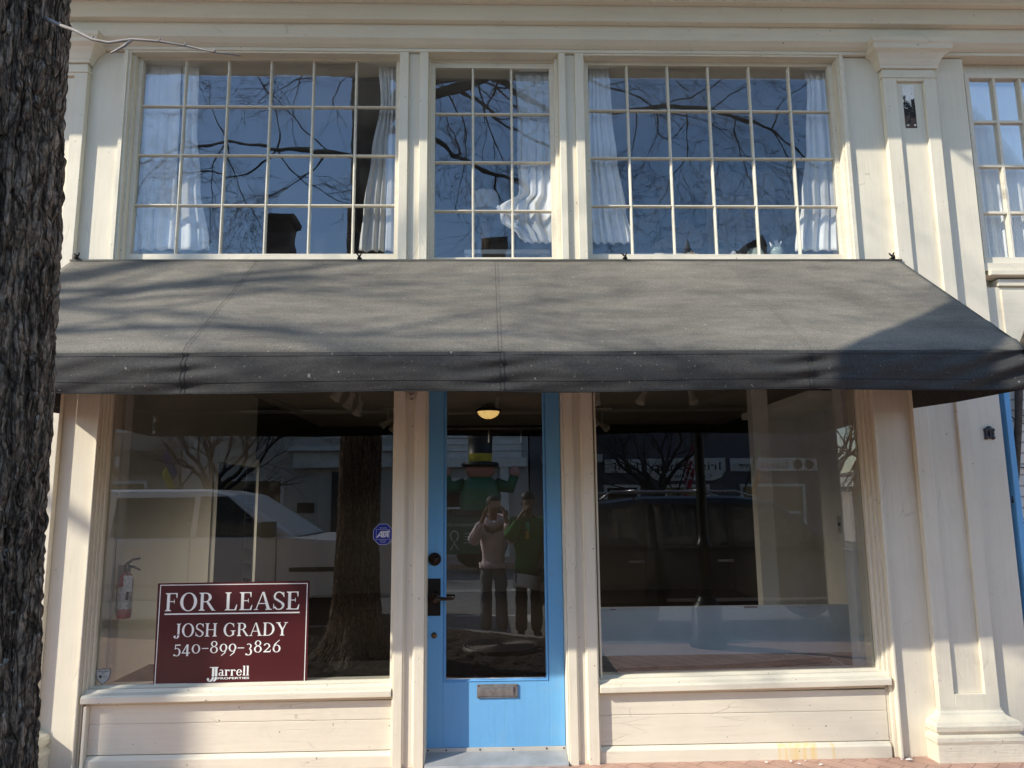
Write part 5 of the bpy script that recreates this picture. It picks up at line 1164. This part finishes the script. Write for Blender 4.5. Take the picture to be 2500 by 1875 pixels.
for s_ in (-.68, .68):
    m.tube([(l.x-1.75, l.y+s_, l.z+1.70), (l.x-1.6, l.y+s_, l.z+1.80), (l.x+.0, l.y+s_, l.z+1.80), (l.x+.25, l.y+s_, l.z+1.72)], .016, 8)
for a in (-1.3, -.4): m.tube([(l.x+a, l.y-.7, l.z+1.815), (l.x+a, l.y+.7, l.z+1.815)], .018, 8)
m.build('roof_rail', M_RIM, sv)
for a in (-.14, -1.24): on(sv, 'door_seam', M_TYRE, (a-.006, a+.006, .948, .953, .5, 1.05), bevel=0)
for a in (-.35, -1.45): on(sv, 'door_handle', M_RIM, (a, a+.2, .945, .985, .93, .965))
on(sv, 'mirror', M_CARB, (.85, 1.02, .93, 1.16, 1.08, 1.24)); on(sv, 'headlight', M_HEADL, (2.28, 2.41, .55, .9, .7, .88)); on(sv, 'number_plate', M_RIM, (-2.56, -2.54, -.26, .26, .72, .84))
on(sv, 'sill_trim', M_RIM, (-1.0, 1.0, .945, .965, .46, .50))
on(tk, 'wheel_arch', M_BLACK, (1.38, 2.32, .97, 1.012, .80, .86)); on(tk, 'side_trim', M_RIM, (-2.2, 1.3, .995, 1.012, .62, .67)); on(tk, 'window_trim', M_RIM, (-2.15, 1.2, .965, .985, 1.235, 1.262))
# ------------------------------------------------------------------ lamp post
lpz = thing('lamp_post', 'dark fluted lamp post on the kerb, mirrored above the white display wall', 'lamp post', (2.32, -3.45, 0)); M_LP = plain('dark_green_iron', (.018, .022, .02), .35, .5)
m = MB(); m.lathe([(.20, 0), (.20, .08), (.17, .12), (.16, .42), (.12, .46), (.10, .50), (.085, .52)], (2.32, -3.45, 0), n=16); m.build('base', M_LP, lpz)
m = MB(); m.lathe([(.06, .52), (.06, 1.0), (.075, 1.02), (.085, 1.05), (.075, 1.09), (.062, 1.1), (.055, 1.2), (.048, 3.6), (.065, 3.62), (.05, 3.7)], (2.32, -3.45, 0), n=16); m.build('post', M_LP, lpz)
m = MB(); m.lathe([(.05, 3.7), (.12, 3.8), (.17, 4.25), (.05, 4.4), (.02, 4.5), (0, 4.55)], (2.32, -3.45, 0), n=8); m.build('lantern', plain('lantern_glass', (.45, .45, .42), .3), lpz)
# ------------------------------------------------------------------ people and figures mirrored in the door
M_SKIN = plain('skin_dark', (.20, .11, .075), .55, var=.06, bump=0); M_SKIN2 = plain('skin_deep', (.13, .075, .055), .55, var=.06, bump=0)
def skin_mesh(name, mat, parent, verts, edges, radii, root=0, sub=2, origin=None, fold=0):
    o0 = wloc(parent) if parent else origin; me = bpy.data.meshes.new(name)
    me.from_pydata([tuple(Vector(v)-o0) for v in verts], edges, []); me.materials.append(mat)
    o = bpy.data.objects.new(name, me); COL.objects.link(o)
    if parent: o.parent = parent
    else: o.location = o0
    bm = bmesh.new(); bm.from_mesh(me); ly = bm.verts.layers.skin.verify(); bm.verts.ensure_lookup_table()
    for i, v in enumerate(bm.verts):
        r = radii[i]; v[ly].radius = r if hasattr(r, '__len__') else (r, r); v[ly].use_root = (i == root)
    bm.to_mesh(me); bm.free()
    s = o.modifiers.new('skin', 'SKIN'); s.use_smooth_shade = True; s.branch_smoothing = .4
    d = o.modifiers.new('sub', 'SUBSURF'); d.levels = sub+(fold > 0); d.render_levels = sub+(fold > 0)
    if fold:      # creases of the cloth
        tx_ = bpy.data.textures.new(name+'_folds', 'CLOUDS'); tx_.noise_scale = .085; tx_.noise_depth = 2
        q = o.modifiers.new('folds', 'DISPLACE'); q.texture = tx_; q.strength = fold; q.mid_level = .5
    return o
def chain(*pts): return list(pts), [(i, i+1) for i in range(len(pts)-1)]
def figure(name, label, base, P, R, top, trouser, skin, hair, topname, shoe):
    """P: joints in metres relative to base (x right in world, y, z up); one continuous body, clothing as children"""
    t = thing(name, label, 'person', base); B = Vector(base); V = {k: B+Vector(v) for k, v in P.items() if hasattr(v, '__len__')}
    names = ['pelvis', 'waist', 'chest', 'neck', 'chin', 'head', 'crown', 'shl', 'ell', 'wrl', 'pal', 'shr', 'elr', 'wrr', 'par', 'hil', 'knl', 'anl', 'tol', 'hir', 'knr', 'anr', 'tor']
    E_ = [('pelvis', 'waist'), ('waist', 'chest'), ('chest', 'neck'), ('neck', 'chin'), ('chin', 'head'), ('head', 'crown'), ('chest', 'shl'), ('shl', 'ell'), ('ell', 'wrl'), ('wrl', 'pal'), ('chest', 'shr'), ('shr', 'elr'), ('elr', 'wrr'), ('wrr', 'par'),
          ('pelvis', 'hil'), ('hil', 'knl'), ('knl', 'anl'), ('anl', 'tol'), ('pelvis', 'hir'), ('hir', 'knr'), ('knr', 'anr'), ('anr', 'tor')]
    rad = dict(pelvis=(.13, .10), waist=(.12, .09), chest=(.15, .10), neck=.05, chin=(.062, .07), head=(.078, .092), crown=(.055, .06), shl=.055, ell=.042, wrl=.028, pal=(.036, .016), shr=.055, elr=.042, wrr=.028, par=(.036, .016), hil=.085, knl=.058, anl=.04, tol=.035, hir=.085, knr=.058, anr=.04, tor=.035)
    vs = [V[k] for k in names]; es = [(names.index(a), names.index(b)) for a, b in E_]; rr = [rad[k] for k in names]
    # five fingers from each palm, curled towards what is held
    for side in ('l', 'r'):
        w, p = V['wr'+side], V['pa'+side]; d = (p-w).normalized(); cr = Vector(P.get('curl'+side, (0, 1, 0))).normalized(); across = d.cross(cr).normalized()
        pi = names.index('pa'+side)
        for f, (off, ln) in enumerate(((-.027, .060), (-.009, .072), (.009, .068), (.027, .054))):
            a0 = p+across*off+d*.028; a1 = a0+d*ln*.55+cr*ln*.15; a2 = a1+d*ln*.25+cr*ln*.4
            k = len(vs); vs += [a0, a1, a2]; rr += [.0095, .0085, .007]; es += [(pi, k), (k, k+1), (k+1, k+2)]
        k = len(vs); a0 = p-across*.034+cr*.006; vs += [a0, a0-across*.02+d*.03+cr*.014, a0-across*.02+d*.05+cr*.03]; rr += [.011, .0095, .008]; es += [(pi, k), (k, k+1), (k+1, k+2)]
    skin_mesh('body', skin, t, vs, es, rr)
    # face
    h = V['head']; fwd = Vector(P.get('face', (0, 1, 0))).normalized(); side = fwd.cross(Vector((0, 0, 1))).normalized()
    m = MB(); ell(m, h+fwd*.092+Vector((0, 0, -.018)), (.014, .018, .024), 10); ell(m, h+side*.082+Vector((0, 0, -.01)), (.012, .02, .03), 8); ell(m, h-side*.082+Vector((0, 0, -.01)), (.012, .02, .03), 8); m.build('nose_and_ears', skin, t)
    m = MB(); ell(m, h+fwd*.083+side*.03+Vector((0, 0, .012)), (.011, .008, .007), 10); ell(m, h+fwd*.083-side*.03+Vector((0, 0, .012)), (.011, .008, .007), 10); m.build('eyes', M_BLACK, t)
    m = MB(); ell(m, h+fwd*.082+Vector((0, 0, -.052)), (.022, .008, .006), 10); m.build('mouth', plain('lips', (.16, .06, .05), .5), t)
    m = MB(); c = V['crown']; m.sheet(lambda u, v: c+Vector((0, 0, -.02))-fwd*.012+Vector((math.cos(2*PI*u)*math.sin(.05+1.75*v)*.092, math.sin(2*PI*u)*math.sin(.05+1.75*v)*.098, math.cos(.05+1.75*v)*.085)) if True else None, 24, 10)
    m.build('hair', hair, t)
    # top: torso and sleeves
    g = P.get('cuff', .9)
    def lp(a, b, f): return V[a].lerp(V[b], f)
    tv = [V['pelvis']+Vector((0, 0, P.get('hem', -.04))), V['waist'], V['chest'], lp('chest', 'neck', .75), V['shl'], V['ell'], lp('ell', 'wrl', g), V['shr'], V['elr'], lp('elr', 'wrr', g)]
    skin_mesh(topname, top, t, tv, [(0, 1), (1, 2), (2, 3), (2, 4), (4, 5), (5, 6), (2, 7), (7, 8), (8, 9)], R, root=1, fold=.035)
    if trouser:
        kv = [V['waist']+Vector((0, 0, -.08)), V['pelvis'], V['hil'], V['knl'], V['anl']+Vector((0, .01, -.045)), V['hir'], V['knr'], V['anr']+Vector((0, .01, -.045))]
        skin_mesh('trousers', trouser, t, kv, [(0, 1), (1, 2), (2, 3), (3, 4), (1, 5), (5, 6), (6, 7)], [(.145, .11), (.15, .115), .098, .080, .085, .098, .080, .085], root=1, fold=.03)
    for k in ('l', 'r'):
        a, b = V['an'+k], V['to'+k]; m = MB(); mid = a.lerp(b, .6); m.lathe([(.001, -.125), (.035, -.115), (.048, -.06), (.05, .02), (.048, .075), (.03, .11), (.001, .122)], Vector((mid.x, mid.y, B.z+.042)), (b-a).normalized()*1. if abs((b-a).z) < .02 else Vector((b.x-a.x, b.y-a.y, 0)).normalized(), 14)
        m.build('shoe', shoe, t)
    return t
sc = 1.02
PH = dict(pelvis=(0, -.02, .92), waist=(0, -.01, 1.05), chest=(0, 0, 1.27), neck=(0, .01, 1.47), chin=(0, .05, 1.54), head=(0, .03, 1.63), crown=(0, .02, 1.715), face=(0, 1, .0),
          shl=(-.17, 0, 1.385), ell=(-.27, .12, 1.17), wrl=(-.135, .24, 1.47), pal=(-.105, .27, 1.55), shr=(.17, 0, 1.385), elr=(.28, .12, 1.17), wrr=(.165, .24, 1.47), par=(.145, .27, 1.55), curll=(.6, .4, .2), curlr=(-.6, .4, .2),
          hil=(-.09, -.01, .84), knl=(-.095, .03, .48), anl=(-.10, 0, .085), tol=(-.11, .15, .03), hir=(.09, -.01, .84), knr=(.10, .04, .48), anr=(.115, .04, .085), tor=(.13, .20, .03), hem=-.06)
fp = figure('person', 'person in pale pink hoodie and grey trousers photographing with a phone, mirrored in the door', (.035, -5.10, -.142), PH,
       [(.185, .135), (.175, .13), (.19, .135), (.075, .07), .085, .085, .055, .085, .085, .055], plain('pink_fleece', (.64, .52, .54), .9, var=.06, bump=.004, bscale=30), plain('grey_cotton', (.14, .15, .17), .9, var=.1, bump=.003, bscale=20), M_SKIN, plain('dark_hair', (.015, .011, .009), .6, bump=.004), 'hoodie', plain('mauve_shoes', (.20, .16, .18), .7))
m = MB(); m.sheet(lambda u, v: (.035+(.125+.03*math.sin(PI*v))*math.cos(2*PI*u), -5.10-.015+(.10+.035*math.sin(PI*v))*math.sin(2*PI*u), 1.27+.10*v+.025*math.sin(2*PI*u+PI)-.05*math.exp(-((u-.25)/.08)**2)), 40, 8); m.build('hood', bpy.data.materials['pink_fleece'], fp, solid=.02)
m = MB(); m.sheet(lambda u, v: (.035+.178*math.cos(2*PI*u)*(1+.02*math.sin(u*60)), -5.12+.135*math.sin(2*PI*u)*(1+.02*math.sin(u*60)), .70+.07*v), 60, 3); m.build('waistband', bpy.data.materials['pink_fleece'], fp, solid=.02)
m = MB(); m.box(-.028, .132, -4.834, -4.826, 1.478, 1.560); ph_ = m.build('phone', plain('beige_phone', (.45, .34, .28), .3, bump=0), None, origin=Vector((.05, -4.83, 1.52)), bevel=.003); lbl(ph_, 'pale phone held sideways in front of the face of the person in pink', 'phone')
m = MB(); m.lathe([(.008, 0), (.008, .003), (0, .003)], (-.015, -4.826, 1.545), (0, 1, 0), 12); m.lathe([(.008, 0), (.008, .003), (0, .003)], (-.015, -4.826, 1.525), (0, 1, 0), 12); m.build('lens', M_BLACK, ph_)
PG = dict(pelvis=(0, 0, .96), waist=(0, 0, 1.10), chest=(0, 0, 1.34), neck=(0, .02, 1.53), chin=(0, .07, 1.60), head=(0, .05, 1.68), crown=(0, .04, 1.76), face=(-.3, 1, -.2),
          shl=(-.18, 0, 1.45), ell=(-.245, .16, 1.22), wrl=(-.11, .20, 1.50), pal=(-.06, .20, 1.57), shr=(.18, 0, 1.45), elr=(.27, -.02, 1.18), wrr=(.18, .12, 1.0), par=(.15, .15, .92), curll=(.7, -.2, .3), curlr=(-.5, .5, 0),
          hil=(-.09, 0, .88), knl=(-.095, .02, .5), anl=(-.10, 0, .085), tol=(-.11, .15, .03), hir=(.09, 0, .88), knr=(.095, .02, .5), anr=(.10, 0, .085), tor=(.11, .15, .03), hem=-.22)
gp = figure('person', 'person in a loose green top, one hand raised to the face, mirrored in the door', (.485, -4.95, -.142), PG,
       [(.18, .15), (.20, .16), (.185, .14), (.08, .075), .105, .085, .055, .105, .085, .055], plain('green_fleece', (.035, .14, .035), .9, var=.1, bump=.004, bscale=30), plain('dark_cotton', (.03, .03, .035), .9), M_SKIN2, plain('black_hair', (.01, .009, .008), .6), 'green_top', plain('black_shoes', (.02, .02, .02), .6))
m = MB(); m.sheet(lambda u, v: (.485+.18*math.cos(2*PI*u)*(1+.06*math.sin(u*40)), -4.95+.15*math.sin(2*PI*u), .63-.17*v-.02*math.sin(u*13)), 40, 4); m.build('shirt_tail', plain('white_shirt', (.55, .55, .56), .9), gp, solid=.004)
m = MB(); m.box(.445, .49, -4.795, -4.785, 1.08, 1.18); m.build('badge', plain('yellow_badge', (.55, .38, .05), .6), gp); m = MB(); m.lathe([(.001, 0), (.03, 0), (.022, .09), (.0, .11)], (.47, -4.80, 1.19), n=12); m.build('ribbon', plain('teal_ribbon', (.05, .40, .25), .7), gp)
# inflatable figure and banner on the far pavement
inf = thing('inflatable_figure', 'inflatable figure in a tall black hat sitting in a pot across the street', 'inflatable', (-.25, -14.0, 0))
def puff(name, mat, prof, c, par, n=24): m = MB(); m.lathe(prof, c, n=n); return m.build(name, mat, par)
c = (-.25, -14.2, 0)
puff('pot', plain('inflatable_black', (.018, .014, .014), .5), [(.35, .0), (.55, .15), (.68, .5), (.66, .95), (.58, 1.15), (.70, 1.22), (.68, 1.36), (.3, 1.38)], c, inf)
puff('body', plain('inflatable_green', (.02, .12, .06), .5), [(.5, 1.37), (.52, 1.7), (.46, 2.05), (.25, 2.2)], c, inf)
puff('head', plain('inflatable_peach', (.45, .2, .14), .5), [(.25, 2.15), (.36, 2.28), (.36, 2.42), (.25, 2.5)], c, inf)
puff('hat', plain('inflatable_hat', (.022, .018, .016), .5), [(.45, 2.45), (.48, 2.50), (.44, 2.55), (.29, 2.56), (.31, 3.1), (.33, 3.28), (.25, 3.34), (0, 3.34)], c, inf)
puff('hat_band', plain('inflatable_yellow', (.45, .36, .03), .5), [(.295, 2.57), (.302, 2.77)], c, inf)
for s_ in (-1, 1):
    m = MB(); m.tube([(c[0]+s_*.4, c[1]+.05, 2.0), (c[0]+s_*.75, c[1]+.15, 1.92), (c[0]+s_*.85, c[1]+.2, 2.2)], [.17, .16, .12], 10); m.build('arm', plain('inflatable_sleeve', (.02, .11, .055), .5), inf)
    m = MB(); ell(m, (c[0]+s_*.86, c[1]+.2, 2.3), (.13, .1, .15), 12); m.build('hand', plain('inflatable_hand', (.45, .24, .2), .5), inf)
bn = thing('banner', 'green charity banner with a white ribbon on a stand across the street', 'banner', (-.75, -13.2, 0))
bx('cloth', plain('banner_green', (.02, .075, .05), .7), bn, (-1.15, -.25, -13.42, -13.40, .35, 1.22)); M_PRT = plain('banner_print', (.35, .40, .38), .7, bump=0)
m = MB(); text_mesh(m, 'FOUNDATION', -.32, -1.05, 1.0, .065, -13.395, bold=.02)
for k in range(4): m.box(-.62, -.36, -13.396, -13.394, .82-k*.07, .84-k*.07)
G = Glyphs(); G.cur = []; G.ring(-.86, .78, .11, .13, .035, .04, -60, 240); G.poly((-.92, .70), (-.88, .66), (-.74, .45), (-.80, .47)); G.poly((-.80, .70), (-.84, .66), (-.98, .45), (-.92, .47))
for i, q in enumerate(G.cur): m.add([(p[0], -13.394+.0002*i, p[1]) for p in q], [tuple(range(len(q)))])
m.build('lettering', M_PRT, bn)
for x in (-1.1, -.3): bx('leg', M_BLACK, bn, (x-.02, x+.02, -13.46, -13.43, -.02, .9))
